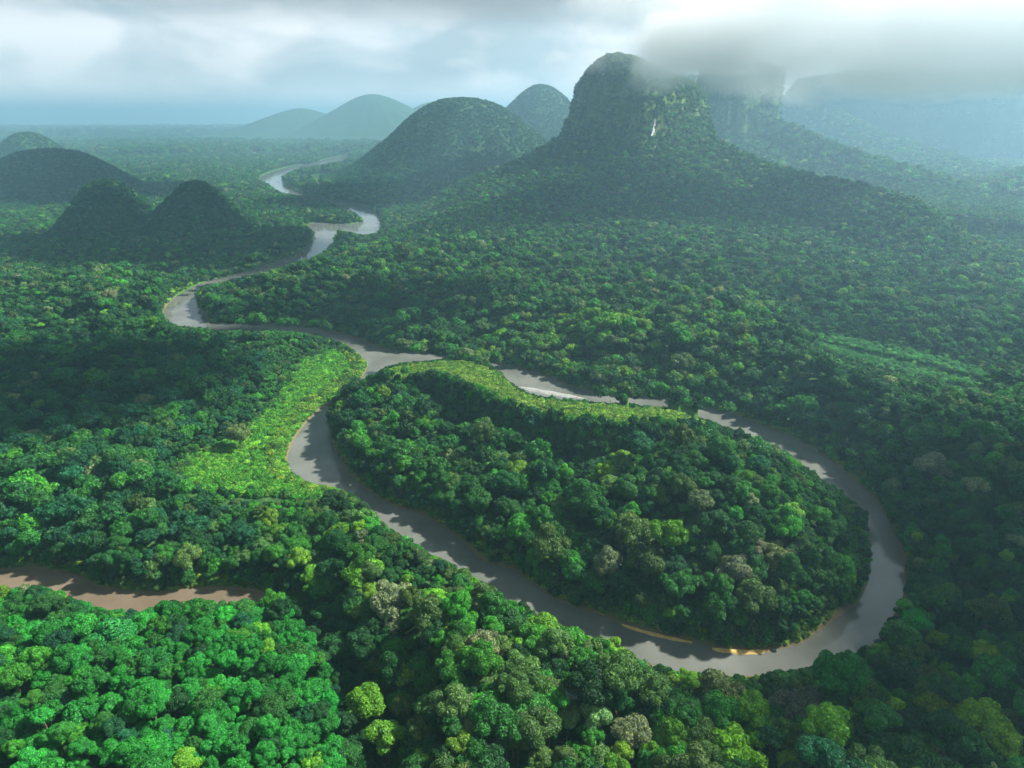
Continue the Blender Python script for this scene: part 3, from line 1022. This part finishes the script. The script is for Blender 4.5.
# trees that stand out in the photograph, placed one by one: (u, v of crown, canopy height, radius, colour, shape, label)
SPECIAL = [
    (572, 697, 14, 2.6, (0.30, 0.42, 0.45), 5, "small bluish white round crown beside a pale frothy tree"),
    (592, 690, 17, 5.2, (0.26, 0.36, 0.16), 0, "pale whitish green frothy tree just right of the small bluish white crown"),
    (596, 716, 16, 5.0, (0.16, 0.32, 0.12), 2, "light green tree with whitish tufts, below the pale frothy tree near the bluish crown"),
    (632, 730, 17, 6.2, (0.15, 0.19, 0.10), 4, "round grey-brown dome-shaped crown below the sandbank bend"),
    (735, 746, 17, 8.4, (0.15, 0.36, 0.02), 7, "brightest lime tree, broad and frothy, at the bottom edge under the river bend"),
    (845, 722, 17, 6.6, (0.14, 0.34, 0.02), 1, "slanting lime green crown alone among dark trees right of the bottom bend"),
    (980, 715, 18, 8.6, (0.16, 0.33, 0.02), 1, "wide bright lime crown at the right edge among dark forest"),
    (1004, 742, 17, 6.5, (0.15, 0.30, 0.02), 0, "lime crown just below the wide bright one at the right edge"),
    (720, 690, 18, 8.6, (0.11, 0.16, 0.06), 6, "large olive grey frothy tree poking over the bottom river bend"),
    (392, 596, 20, 8.6, (0.17, 0.22, 0.12), 2, "large silver-grey crown in the green belt above the dark gully"),
    (700, 500, 34, 6.5, (0.13, 0.18, 0.10), 4, "grey-green crown on the island hill, uphill of the silver branching tree"),
    (648, 545, 30, 8.0, (0.17, 0.24, 0.12), 6, "silvery branching tree in the middle of the island's near slope"),
    (735, 568, 32, 7.5, (0.13, 0.16, 0.10), 2, "greyish purple-brown frothy tree on the island hill"),
    (778, 556, 34, 7.0, (0.11, 0.15, 0.06), 7, "smooth olive dome crown next to the grey-brown tree on the island hill"),
    (757, 547, 33, 5.0, (0.15, 0.17, 0.11), 5, "pale brownish round crown left of the smooth olive dome on the island"),
    (935, 461, 32, 9.5, (0.19, 0.23, 0.16), 3, "flat pale grey umbrella tree in the forest right of the river"),
    (788, 510, 36, 6.5, (0.13, 0.30, 0.02), 7, "bright lime rounded crown on the island hilltop"),
    (815, 700, 17, 6.5, (0.11, 0.13, 0.10), 3, "dark grey flat crown near the bottom bend"),
    (790, 705, 16, 6.5, (0.09, 0.11, 0.08), 1, "dusky grey slanted crown left of the dark grey flat crown"),
    (365, 700, 15, 6.0, (0.10, 0.26, 0.02), 0, "bright lime tree at the gully's upper rim near the bottom"),
    (385, 735, 15, 6.0, (0.09, 0.24, 0.02), 2, "lime crown one tree below the bright lime tree by the gully"),
    (238, 432, 18, 7.5, (0.11, 0.17, 0.05), 0, "olive crown at the head of the tree line beside the lime meadow"),
    (112, 632, 14, 9.0, (0.03, 0.24, 0.06), 3, "broad emerald crown in the stand below the brown stream"),
]
keep = np.ones(len(X), bool)
spec = []
for (u, v, zc, r_, c_, sh, lb) in SPECIAL:
    zc = 20.0
    for _ in range(12):
        q = px(u, v, zc)
        zc = .5 * zc + .5 * (float(height(np.array([q[0]]), np.array([q[1]]))[0]) + 13)
    g = float(height(np.array([q[0]]), np.array([q[1]]))[0])
    keep &= np.hypot(X - q[0], Y - q[1]) > r_ * .9
    spec.append((q[0], q[1], g, r_, 15.5, c_, sh, lb))
X, Y, Z, RAD, HGT, U, Vv, DEP, CLS = [a[keep] for a in (X, Y, Z, RAD, HGT, U, Vv, DEP, CLS)]

size = RAD * FPX / DEP
vis = (U > 3) & (U < 1021) & (Vv < 764) & (Vv > 100) & (RAD > 2.9)
order = np.argsort(-np.where(vis, FPX / DEP * (0.6 + 0.4 * RAD / 6), -1))
N_IND = 300 - len(spec)
ind = order[:N_IND]
is_ind = np.zeros(len(X), bool); is_ind[ind] = True

sizes_w = lambda r: "small" if r < 4.8 else ("broad" if r > 6.6 else "middle-sized")


def place_words(u, v):
    c = int(u // 64)
    if u < 290 + (v - 590) * 0.58:
        spots = ["at the far left edge of the emerald stand", "in the left part of the emerald stand", "left of the middle of the emerald stand",
                 "in the middle of the emerald stand", "right of the middle of the emerald stand", "near the dark gully on the emerald side", "at the lip of the dark gully", "at the gully foot"]
        a = spots[min(c, 7)]
    elif u < 600:
        spots = {4: "on the near side of the gully", 5: "on the gully's green rim", 6: "in the belt just right of the gully", 7: "in the belt below the silver-grey crown",
                 8: "in the belt left of the small bluish crown", 9: "in the belt about the small bluish crown"}
        a = spots.get(c, "in the green belt along the river")
    elif u < 780:
        a = {9: "near the grey-brown dome tree", 10: "between the grey-brown dome and the brightest lime tree", 11: "around the brightest lime tree", 12: "right of the brightest lime tree"}.get(c, "below the bend")
    else:
        a = {12: "in dark forest under the river bend", 13: "in dark forest near the slanting lime crown", 14: "in dark forest right of the slanting lime crown", 15: "in dark forest at the right edge"}.get(c, "in the dark forest")
    b = ", bottom row" if v > 735 else (", second row" if v > 705 else (", uphill rows" if v > 660 else ", nearest the water"))
    return a, b


def make_tree(x, y, g, rad, hgt, tint, shape, label, group, idx):
    e = bpy.data.objects.new("rainforest_tree", None)
    e.empty_display_size = 1
    COL.objects.link(e)
    e.location = (x, y, g - 0.2)
    e["label"] = label; e["category"] = "tree"
    if group: e["group"] = group
    cr = bpy.data.objects.new("crown", NEAR[shape]); COL.objects.link(cr); cr.parent = e
    cz = hgt - rad * .55
    cr.location = (0, 0, cz)
    cr.scale = (rad * random.uniform(.92, 1.08), rad * random.uniform(.92, 1.08), rad * random.uniform(.85, 1.1))
    cr.rotation_euler = (random.uniform(-.12, .12), random.uniform(-.12, .12), random.uniform(0, 6.28))
    cr["tint"] = [float(t) for t in tint]
    tr = bpy.data.objects.new("trunk", TRUNK[idx % 4]); COL.objects.link(tr); tr.parent = e
    tr.scale = (max(rad, 4) * 1.6, max(rad, 4) * 1.6, cz + rad * .1)
    return e


def jit_tint(c, amt=.18):
    c = np.asarray(c, float)
    v = np.exp(rng.normal(0, amt))
    h = rng.normal(0, amt * .35, 3)
    return np.clip(c * v * np.exp(h), .004, .5)


for i in ind:
    a, b = place_words(U[i], Vv[i])
    lab = f"{sizes_w(RAD[i])} {CL_NAME[CLS[i]]} tree {a}{b}"
    assert len(lab.split()) <= 16, lab
    make_tree(X[i], Y[i], Z[i], RAD[i], HGT[i], jit_tint(CL[CLS[i]]), int(rng.integers(0, 8)), lab, "nearest trees of the rainforest", int(i))
for k, (x, y, g, r_, h_, c_, sh, lb) in enumerate(spec):
    make_tree(x, y, g, r_, h_, c_, sh, lb, "nearest trees of the rainforest", k)

# ------------------------------------------------------------------ the rest of the forest: one object of instances
pts, scl, rot, idx, tint = [], [], [], [], []
rest = ~is_ind
R = np.hypot(X, Y)
n = rest.sum()
xr, yr, zr, rr, hr, clr, Rr = X[rest], Y[rest], Z[rest], RAD[rest], HGT[rest], CLS[rest], R[rest]
pid = np.where(Rr < 330, I_NEAR + rng.integers(0, 8, n), np.where(Rr < 950, I_MID + rng.integers(0, 6, n), I_FAR + rng.integers(0, 4, n)))
pts.append(np.stack([xr, yr, zr + hr - rr * .55], 1))
scl.append(np.stack([rr * rng.uniform(.9, 1.1, n), rr * rng.uniform(.9, 1.1, n), rr * rng.uniform(.85, 1.25, n)], 1))
rot.append(np.stack([rng.uniform(-.12, .12, n), rng.uniform(-.12, .12, n), rng.uniform(0, 6.28, n)], 1))
idx.append(pid)
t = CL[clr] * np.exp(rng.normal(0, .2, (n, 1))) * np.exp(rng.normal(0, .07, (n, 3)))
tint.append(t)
for P, N, kind, sz in surf_samples:
    m = P[:, 1] > 200
    P, N = P[m], N[m]
    qx, qy = to_plane(P[:, 0], P[:, 1], P[:, 2] + 6)
    m = ~open_water(qx, qy)
    P, N = P[m], N[m]
    n = len(P)
    if n == 0: continue
    base = 7.0 * sz if kind == "hill" else (4.4 if P[:, 1].mean() < 2000 else 7)
    s = base * rng.uniform(.65, 1.25, n)
    pts.append(P + N * (s * .15)[:, None] + np.array([0, 0, 1.5 * (kind == "hill")]))
    scl.append(np.stack([s, s, s * rng.uniform(.8, 1.2, n)], 1))
    rot.append(np.stack([rng.uniform(-.2, .2, n), rng.uniform(-.2, .2, n), rng.uniform(0, 6.28, n)], 1))
    idx.append(I_FAR + rng.integers(0, 4, n))
    c = np.array([C_DARK, C_MID, C_OLIVE, C_TEAL])[rng.choice(4, n, p=[.4, .28, .04, .28] if kind == "hill" else [.3, .3, .35, .05])]
    tint.append(c * np.exp(rng.normal(0, .2, (n, 1))))

protocol = bpy.data.collections.new("crown_shapes")     # never linked to the scene
for i, me in enumerate(PROTO):
    po = bpy.data.objects.new(f"p{i:03d}", me)
    protocol.objects.link(po)


def canopy(name, pts, scl, rot, idx, tint):
    P = np.concatenate(pts).astype(np.float32)
    me = bpy.data.meshes.new(name)
    me.vertices.add(len(P)); me.vertices.foreach_set("co", P.ravel())
    a = me.attributes.new("scl", "FLOAT_VECTOR", "POINT"); a.data.foreach_set("vector", np.concatenate(scl).astype(np.float32).ravel())
    a = me.attributes.new("rot", "FLOAT_VECTOR", "POINT"); a.data.foreach_set("vector", np.concatenate(rot).astype(np.float32).ravel())
    a = me.attributes.new("idx", "INT", "POINT"); a.data.foreach_set("value", np.concatenate(idx).astype(np.int32))
    tt = np.concatenate(tint).astype(np.float32); tt = np.concatenate([np.clip(tt, .004, .5), np.ones((len(tt), 1), np.float32)], 1)
    a = me.attributes.new("tint", "FLOAT_COLOR", "POINT"); a.data.foreach_set("color", tt.ravel())
    me.materials.append(M_LEAF)
    o = obj(name, me, "stuff")
    ng = bpy.data.node_groups.new(name + "_nodes", "GeometryNodeTree")
    ng.interface.new_socket("Geometry", in_out="INPUT", socket_type="NodeSocketGeometry")
    ng.interface.new_socket("Geometry", in_out="OUTPUT", socket_type="NodeSocketGeometry")
    gi = ng.nodes.new("NodeGroupInput"); go = ng.nodes.new("NodeGroupOutput")
    ci = ng.nodes.new("GeometryNodeCollectionInfo"); ci.inputs["Collection"].default_value = protocol
    ci.inputs["Separate Children"].default_value = True; ci.inputs["Reset Children"].default_value = True
    ip = ng.nodes.new("GeometryNodeInstanceOnPoints"); ip.inputs["Pick Instance"].default_value = True

    def attr(nm, ty):
        q = ng.nodes.new("GeometryNodeInputNamedAttribute"); q.data_type = ty; q.inputs["Name"].default_value = nm
        return q.outputs["Attribute"]
    L = ng.links.new
    L(gi.outputs[0], ip.inputs["Points"]); L(ci.outputs[0], ip.inputs["Instance"])
    L(attr("idx", "INT"), ip.inputs["Instance Index"])
    e2r = ng.nodes.new("FunctionNodeEulerToRotation")
    L(attr("rot", "FLOAT_VECTOR"), e2r.inputs[0]); L(e2r.outputs[0], ip.inputs["Rotation"])
    L(attr("scl", "FLOAT_VECTOR"), ip.inputs["Scale"])
    L(ip.outputs[0], go.inputs[0])
    md = o.modifiers.new("scatter", "NODES"); md.node_group = ng
    print(name, len(P))
    return o


cn = canopy("forest_canopy", pts, scl, rot, idx, tint)


# ------------------------------------------------------------------ low shrubs: meadows, rim top, river banks
def shrubs():
    P, S, R_, I, T = [], [], [], [], []

    def add(X, Y, s, col, var=.2, hmul=.8, lift=0.0):
        Z = height(X, Y) + lift
        alive = np.ones(len(X), bool)
        for it in range(4):
            qx, qy = to_plane(X, Y + s * .3, Z + s * .9)
            m = open_water(qx, qy) & (np.hypot(X, Y) < np.hypot(qx, qy))
            if it == 3: alive &= ~m
            else: s = np.where(m, s * .6, s)
        X, Y, Z, s = X[alive], Y[alive], Z[alive], s[alive]
        n = len(X)
        P.append(np.stack([X, Y, Z + s * .2], 1))
        S.append(np.stack([s, s, s * hmul * rng.uniform(.8, 1.3, n)], 1))
        R_.append(np.stack([np.zeros(n), np.zeros(n), rng.uniform(0, 6.28, n)], 1))
        I.append(np.where((s > 2.4) & (np.hypot(X, Y) < 700), I_MID + rng.integers(0, 6, n), I_SHR + rng.integers(0, 3, n)))
        c = np.asarray(col, float)
        T.append(c[rng.integers(0, len(c), n)] * np.exp(rng.normal(0, var, (n, 1))))

    def patch(ring, sp, lo, hi, col, cond=None, **kw):
        x0, y0 = ring.min(0); x1, y1 = ring.max(0)
        n = int((x1 - x0) * (y1 - y0) / sp ** 2)
        X = rng.uniform(x0, x1, n); Y = rng.uniform(y0, y1, n)
        k = inside(ring, X, Y)
        X, Y = X[k], Y[k]
        sd = river_sd(X, Y); k = sd > .8
        add(X[k], Y[k], rng.uniform(lo, hi, k.sum()), col, **kw)
    patch(MEADOW, 1.9, 1.3, 2.6, [(0.06, 0.24, 0.02), (0.09, 0.29, 0.025), (0.045, 0.19, 0.02), (0.13, 0.31, 0.03)])
    for ring in (MEADOW, EMER):
        x0, y0 = ring.min(0) - 12; x1, y1 = ring.max(0) + 12
        n = int((x1 - x0) * (y1 - y0) / 3.0 ** 2)
        X = rng.uniform(x0, x1, n); Y = rng.uniform(y0, y1, n)
        k = (dist_ring(ring, X, Y) < np.abs(rng.normal(0, 2.4, n)) + .5) & (river_sd(X, Y) > 9)
        add(X[k], Y[k], rng.uniform(1.6, 3.4, k.sum()), [C_MID, C_FRESH, C_DARK, C_OLIVE], hmul=1.1)
    patch(EMER, 3.4, 2.0, 3.6, [(0.03, 0.22, 0.04), (0.05, 0.25, 0.05), (0.025, 0.16, 0.03), (0.07, 0.24, 0.04)])
    # top of the island's rim
    a, b = RIM[0].min(0) - 26, RIM[0].max(0) + 26
    n = int((b[0] - a[0]) * (b[1] - a[1]) / 1.6 ** 2)
    X = rng.uniform(a[0], b[0], n); Y = rng.uniform(a[1], b[1], n)
    k = dist_ring(RIM[0], X, Y, closed=False) < 19
    X, Y = X[k], Y[k]
    k = river_sd(X, Y) > 1
    add(X[k], Y[k], rng.uniform(1.2, 2.3, k.sum()), [(0.10, 0.23, 0.025), (0.15, 0.28, 0.035), (0.08, 0.19, 0.02), (0.19, 0.29, 0.05)])
    n = int((b[0] - a[0] + 40) * (b[1] - a[1] + 40) / 2.2 ** 2)
    X = rng.uniform(a[0] - 20, b[0] + 20, n); Y = rng.uniform(a[1] - 20, b[1] + 20, n)
    dr = dist_ring(RIM[0], X, Y, closed=False)
    k = (dr > 18) & (dr < 36)
    X, Y = X[k], Y[k]
    k = river_sd(X, Y) > 3
    X, Y = X[k], Y[k]
    add(X, Y, rng.uniform(1.8, 3.4, len(X)), [C_DARK, C_MID, C_DARK, C_FRESH], hmul=1.3)  # wall shrubs mixed dark too, as painted shade below the rim
    # strip along every bank
    for ring in (R_OUT, R_ISL, R_STR):
        A = ring; B = np.roll(ring, -1, 0)
        L = np.linalg.norm(B - A, axis=1); D = np.hypot(*A.T)
        sp = np.clip(D / 240, 1.0, 9)
        cnt = (L * 12 / sp ** 2 * .8 * (D < 1700)).astype(int)
        k = np.repeat(np.arange(len(A)), cnt)
        t = rng.random(len(k))[:, None]
        Q = A[k] * (1 - t) + B[k] * t
        d = (B - A)[k]; nr = np.stack([-d[:, 1], d[:, 0]], 1) / np.maximum(np.linalg.norm(d, axis=1, keepdims=True), 1e-6)
        Q = Q + nr * rng.uniform(-14, 14, (len(k), 1))
        s_ = rng.uniform(.7, 1.5, len(k)) * sp[k] * 1.0
        sd = river_sd(Q[:, 0], Q[:, 1])
        m = (sd > .7 + s_ * .5) & (sd < 13)
        add(Q[m, 0], Q[m, 1], s_[m] * np.interp(sd[m], [0, 8], [.7, 1.5]), [(0.08, 0.20, 0.02), (0.13, 0.27, 0.03), (0.05, 0.14, 0.02), (0.17, 0.28, 0.03)])
    # taller bushes and low trees that hang over the banks facing the camera
    for ring in (R_OUT, R_ISL, R_STR):
        A = ring; B = np.roll(ring, -1, 0)
        L = np.linalg.norm(B - A, axis=1); D = np.hypot(*A.T)
        ok = D < 1500
        cnt = (L * 14 / 3.6 ** 2 * ok).astype(int)
        k = np.repeat(np.arange(len(A)), cnt)
        t = rng.random(len(k))[:, None]
        Q = A[k] * (1 - t) + B[k] * t
        d = (B - A)[k]; nr = np.stack([-d[:, 1], d[:, 0]], 1) / np.maximum(np.linalg.norm(d, axis=1, keepdims=True), 1e-6)
        Q = Q + nr * rng.uniform(-15, 15, (len(k), 1))
        sd = river_sd(Q[:, 0], Q[:, 1])
        # water lies on the camera's side
        u_ = Q / np.linalg.norm(Q, axis=1, keepdims=True) * 9
        sdn = river_sd(Q[:, 0] - u_[:, 0], Q[:, 1] - u_[:, 1])
        m = (sd > 2.0) & (sd < 15) & (sdn < sd) & ~inside(MEADOW, Q[:, 0], Q[:, 1])
        Qm = Q[m]; s_ = np.minimum(rng.uniform(2.6, 4.8, m.sum()), sd[m] * .9 + .4)
        add(Qm[:, 0], Qm[:, 1], s_, [C_DARK, C_MID, C_MID, C_FRESH, C_OLIVE], hmul=1.5, lift=np.interp(sd[m], [2, 14], [0.2, 6.0]))
    o = canopy("low_shrubs", P, S, R_, I, T)


shrubs()

# ------------------------------------------------------------------ sun, sky, haze, clouds
SUN_AZ = math.radians(16)      # from +X towards +Y
SUN_EL = math.radians(46)
SD = Vector((math.cos(SUN_EL) * math.cos(SUN_AZ), math.cos(SUN_EL) * math.sin(SUN_AZ), math.sin(SUN_EL)))
sl = bpy.data.lights.new("sun", "SUN"); sl.energy = 5.0; sl.angle = math.radians(2.5); sl.color = (1.0, .965, .89)
so = bpy.data.objects.new("sun", sl); COL.objects.link(so)
so.rotation_euler = SD.to_track_quat("Z", "Y").to_euler()
so.location = (500, 200, 900)


def build_world():
    w = bpy.data.worlds.new("World"); scene.world = w; w.use_nodes = True
    nt = w.node_tree; nt.nodes.clear(); L = nt.links.new
    out = nt.nodes.new("ShaderNodeOutputWorld")
    bg = nt.nodes.new("ShaderNodeBackground"); bg.inputs["Strength"].default_value = 0.1
    sky = nt.nodes.new("ShaderNodeTexSky"); sky.sky_type = "NISHITA"; sky.sun_disc = False
    sky.sun_elevation = SUN_EL; sky.sun_rotation = math.atan2(SD.x, SD.y)
    sky.dust_density = 2.0; sky.air_density = 1.2
    tc = nt.nodes.new("ShaderNodeTexCoord")
    sep = nt.nodes.new("ShaderNodeSeparateXYZ"); L(tc.outputs["Generated"], sep.inputs[0])

    def math_(op, a, b=None, c=None):
        q = nt.nodes.new("ShaderNodeMath"); q.operation = op
        for i, s in enumerate((a, b, c)):
            if s is None: continue
            if isinstance(s, (int, float)): q.inputs[i].default_value = s
            else: L(s, q.inputs[i])
        return q.outputs[0]
    z = math_("MAXIMUM", sep.outputs["Z"], 0.0)
    # keep the sky from going dark under the horizon
    zz = math_("MAXIMUM", sep.outputs["Z"], 0.012)
    cv = nt.nodes.new("ShaderNodeCombineXYZ"); L(sep.outputs["X"], cv.inputs[0]); L(sep.outputs["Y"], cv.inputs[1]); L(zz, cv.inputs[2])
    L(cv.outputs[0], sky.inputs["Vector"]) if "Vector" in sky.inputs else None
    # cloud field, flattened towards the horizon
    dz = math_("ADD", z, 0.10)
    cx = math_("DIVIDE", sep.outputs["X"], dz); cy = math_("DIVIDE", sep.outputs["Y"], dz)
    c3 = nt.nodes.new("ShaderNodeCombineXYZ"); L(sep.outputs["X"], c3.inputs[0]); L(sep.outputs["Y"], c3.inputs[1]); L(math_("MULTIPLY", z, 2.4), c3.inputs[2])
    cd_ = nt.nodes.new("ShaderNodeCombineXYZ"); L(cx, cd_.inputs[0]); L(cy, cd_.inputs[1])
    n1 = nt.nodes.new("ShaderNodeTexNoise"); n1.inputs["Scale"].default_value = 5.5; n1.inputs["Detail"].default_value = 7; n1.inputs["Roughness"].default_value = .52; n1.inputs["Distortion"].default_value = .4
    L(c3.outputs[0], n1.inputs["Vector"])
    puff = nt.nodes.new("ShaderNodeMapRange"); puff.inputs["From Min"].default_value = .40; puff.inputs["From Max"].default_value = .60
    L(n1.outputs["Fac"], puff.inputs["Value"])
    n2 = nt.nodes.new("ShaderNodeTexNoise"); n2.inputs["Scale"].default_value = 0.22; n2.inputs["Detail"].default_value = 5
    L(cd_.outputs[0], n2.inputs["Vector"])
    dt = nt.nodes.new("ShaderNodeVectorMath"); dt.operation = "DOT_PRODUCT"; L(tc.outputs["Generated"], dt.inputs[0]); dt.inputs[1].default_value = SD
    glow = nt.nodes.new("ShaderNodeMapRange"); glow.inputs["From Min"].default_value = .45; glow.inputs["From Max"].default_value = .9; L(dt.outputs["Value"], glow.inputs["Value"])

    def mixc(f, a, b):
        q = nt.nodes.new("ShaderNodeMix"); q.data_type = "RGBA"
        if isinstance(f, float): q.inputs["Factor"].default_value = f
        else: L(f, q.inputs["Factor"])
        for s, nme in ((a, "A"), (b, "B")):
            if isinstance(s, tuple): q.inputs[nme].default_value = (*s, 1)
            else: L(s, q.inputs[nme])
        return q.outputs["Result"]
    K = 7.1
    lit = (0.64 * K, 0.66 * K, 0.68 * K); grey = (0.32 * K, 0.40 * K, 0.45 * K)
    low = mixc(puff.outputs[0], grey, lit)
    # overcast deck above about six degrees
    deckn = math_("ADD", z, math_("MULTIPLY", math_("SUBTRACT", n2.outputs["Fac"], .5), 0.10))
    deck = nt.nodes.new("ShaderNodeMapRange"); deck.interpolation_type = "SMOOTHSTEP"
    deck.inputs["From Min"].default_value = .090; deck.inputs["From Max"].default_value = .150
    L(deckn, deck.inputs["Value"])
    dk = mixc(n2.outputs["Fac"], (0.11 * K, 0.12 * K, 0.13 * K), (0.26 * K, 0.28 * K, 0.29 * K))
    dk = mixc(glow.outputs[0], dk, (0.26 * K, 0.27 * K, 0.27 * K))
    cl = mixc(deck.outputs[0], low, dk)
    # brightness gathers at the horizon
    hz = nt.nodes.new("ShaderNodeMapRange"); hz.interpolation_type = "SMOOTHSTEP"
    hz.inputs["From Min"].default_value = .065; hz.inputs["From Max"].default_value = -.02; hz.inputs["To Max"].default_value = .85
    L(sep.outputs["Z"], hz.inputs["Value"])
    cl = mixc(hz.outputs[0], cl, (1.10 * K, 1.04 * K, 1.00 * K))
    fin = mixc(.90, sky.outputs[0], cl)
    L(fin, bg.inputs["Color"]); L(bg.outputs[0], out.inputs["Surface"])


build_world()

HAZE_D = 1.8e-4
if True:
    m, nt, out = mat("haze_air")
    pv = nn(nt, "ShaderNodeVolumePrincipled")
    pv.inputs["Density"].default_value = HAZE_D
    pv.inputs["Color"].default_value = (0.44, 0.74, 0.95, 1)
    pv.inputs["Anisotropy"].default_value = 0.52
    nt.links.new(pv.outputs[0], out.inputs["Volume"])
    s = 25500.0
    x0, x1, y0, y1, z0, z1 = -s, s, -s, s, -4.0, 470.0
    V = np.array([(x, y, z) for z in (z0, z1) for y in (y0, y1) for x in (x0, x1)])
    F = np.array([(0, 2, 3, 1), (4, 5, 7, 6), (0, 1, 5, 4), (2, 6, 7, 3), (0, 4, 6, 2), (1, 3, 7, 5)])
    hb = obj("haze", mesh_np("haze", V, F, m, False), "stuff")


# cloud bank that swallows the mountain tops
def cloud_volume(name, c, r, dens, nscale, seed, thr=.42, flatb=False):
    m, nt, out = mat(name + "_vapour")
    L = nt.links.new
    pv = nn(nt, "ShaderNodeVolumePrincipled"); pv.inputs["Color"].default_value = (.97, .975, .98, 1); pv.inputs["Anisotropy"].default_value = .1
    tc = nn(nt, "ShaderNodeTexCoord")
    q1 = nn(nt, "ShaderNodeVectorMath", operation="MULTIPLY"); L(tc.outputs["Object"], q1.inputs[0]); L(tc.outputs["Object"], q1.inputs[1])
    ql = nn(nt, "ShaderNodeVectorMath", operation="LENGTH"); L(q1.outputs[0], ql.inputs[0])
    ln = nn(nt, "ShaderNodeMath", operation="SQRT"); L(ql.outputs["Value"], ln.inputs[0])
    geo = nn(nt, "ShaderNodeNewGeometry")
    mp = nn(nt, "ShaderNodeMapping"); mp.inputs["Scale"].default_value = (1, 1, 1.6); mp.inputs["Location"].default_value = (seed, seed * 2, 0)
    L(geo.outputs["Position"], mp.inputs["Vector"])
    nz = nn(nt, "ShaderNodeTexNoise"); nz.inputs["Scale"].default_value = nscale; nz.inputs["Detail"].default_value = 5
    L(mp.outputs[0], nz.inputs["Vector"])
    # density = clamp((1 - |p| + (noise-0.5)*0.9) * k)
    a = nn(nt, "ShaderNodeMath", operation="MULTIPLY_ADD"); L(nz.outputs["Fac"], a.inputs[0]); a.inputs[1].default_value = .62; a.inputs[2].default_value = .60
    b = nn(nt, "ShaderNodeMath", operation="SUBTRACT"); L(a.outputs[0], b.inputs[0]); L(ln.outputs[0], b.inputs[1])
    d = nn(nt, "ShaderNodeMapRange"); d.inputs["From Min"].default_value = 0.0; d.inputs["From Max"].default_value = .35; d.inputs["To Max"].default_value = dens
    L(b.outputs[0], d.inputs["Value"]); L(d.outputs[0], pv.inputs["Density"])
    L(pv.outputs[0], out.inputs["Volume"])
    V, F = ico(3)
    q = (V ** 4).sum(1, keepdims=True) ** .25
    me = mesh_np(name, V / q * 1.12, F, m)
    o = obj(name, me, "stuff")
    o.location = c; o.scale = r
    return o


cb = pd(800, 60, 1250)
cloud_volume("cloud", (900, 1225, 342), (880, 100, 132), .02, .009, 3.0)
cloud_volume("cloud", (325, 1285, 318), (135, 60, 62), .035, .012, 8.0)


# solid puffs added overhead, out of view, each placed to shade a chosen area
M_SHADE_CLOUD = plain_mat("cloud_vapour", (.8, .8, .82), (.9, .9, .9), .01)  # solid surface of the added shade clouds, not vapour


def shade_cloud(u, v, z, rx, ry, seed, alt=760.0):
    g = px(u, v, z) if v > 125 else pd(u, v, z)[:2]
    t = (alt - 20) / SD.z
    V, F = ico(4) if False else (None, None)
    r = np.random.default_rng(seed)
    Vs, Fs = ICO3
    dirs = Vs
    n = (fbm(dirs[:, 0] * 1.7 + 5 + seed, dirs[:, 1] * 1.7 + dirs[:, 2] * 2.3 + 9, seed, 4) - .5)
    P = Vs * (1 + .75 * n[:, None]) * np.array([rx, ry, 45.0])
    o = obj("cloud", mesh_np("cloud", P, Fs, M_SHADE_CLOUD), "stuff")  # unseen shade caster, added up-sun of its target
    o.location = (g[0] + SD.x * t, g[1] + SD.y * t, alt)


ICO3 = ico(5)
SHADE = [
    (60, 395, 10, 110, 95, 1),
    
    (150, 228, 40, 300, 170, 2),
    (25, 188, 30, 400, 250, 3),
    (470, 185, 30, 420, 300, 4),
    (330, 205, 10, 160, 120, 15),
    (360, 315, 15, 130, 40, 5),
    (1000, 580, 10, 60, 90, 6),
    (900, 735, 10, 70, 30, 7),
]
for q in SHADE:
    shade_cloud(*q)
# over the shaded half of the big peak
shade_cloud(575, 120, 1400, 150, 160, 10, 900.0) if False else None

# ------------------------------------------------------------------ render settings
scene.view_settings.view_transform = "Standard"
scene.view_settings.look = "None"
scene.view_settings.exposure = 1.4
scene.view_settings.gamma = 1.0
scene.view_settings.use_curve_mapping = False
scene.render.engine = "CYCLES"
cy = scene.cycles
cy.use_denoising = True
cy.max_bounces = 9
cy.diffuse_bounces = 2
cy.glossy_bounces = 2
cy.transmission_bounces = 2
cy.volume_bounces = 6
cy.transparent_max_bounces = 8
cy.use_adaptive_sampling = True
cy.adaptive_threshold = 0.02
cy.volume_step_rate = 1.0
cy.volume_max_steps = 96
cy.sample_clamp_indirect = 4.0
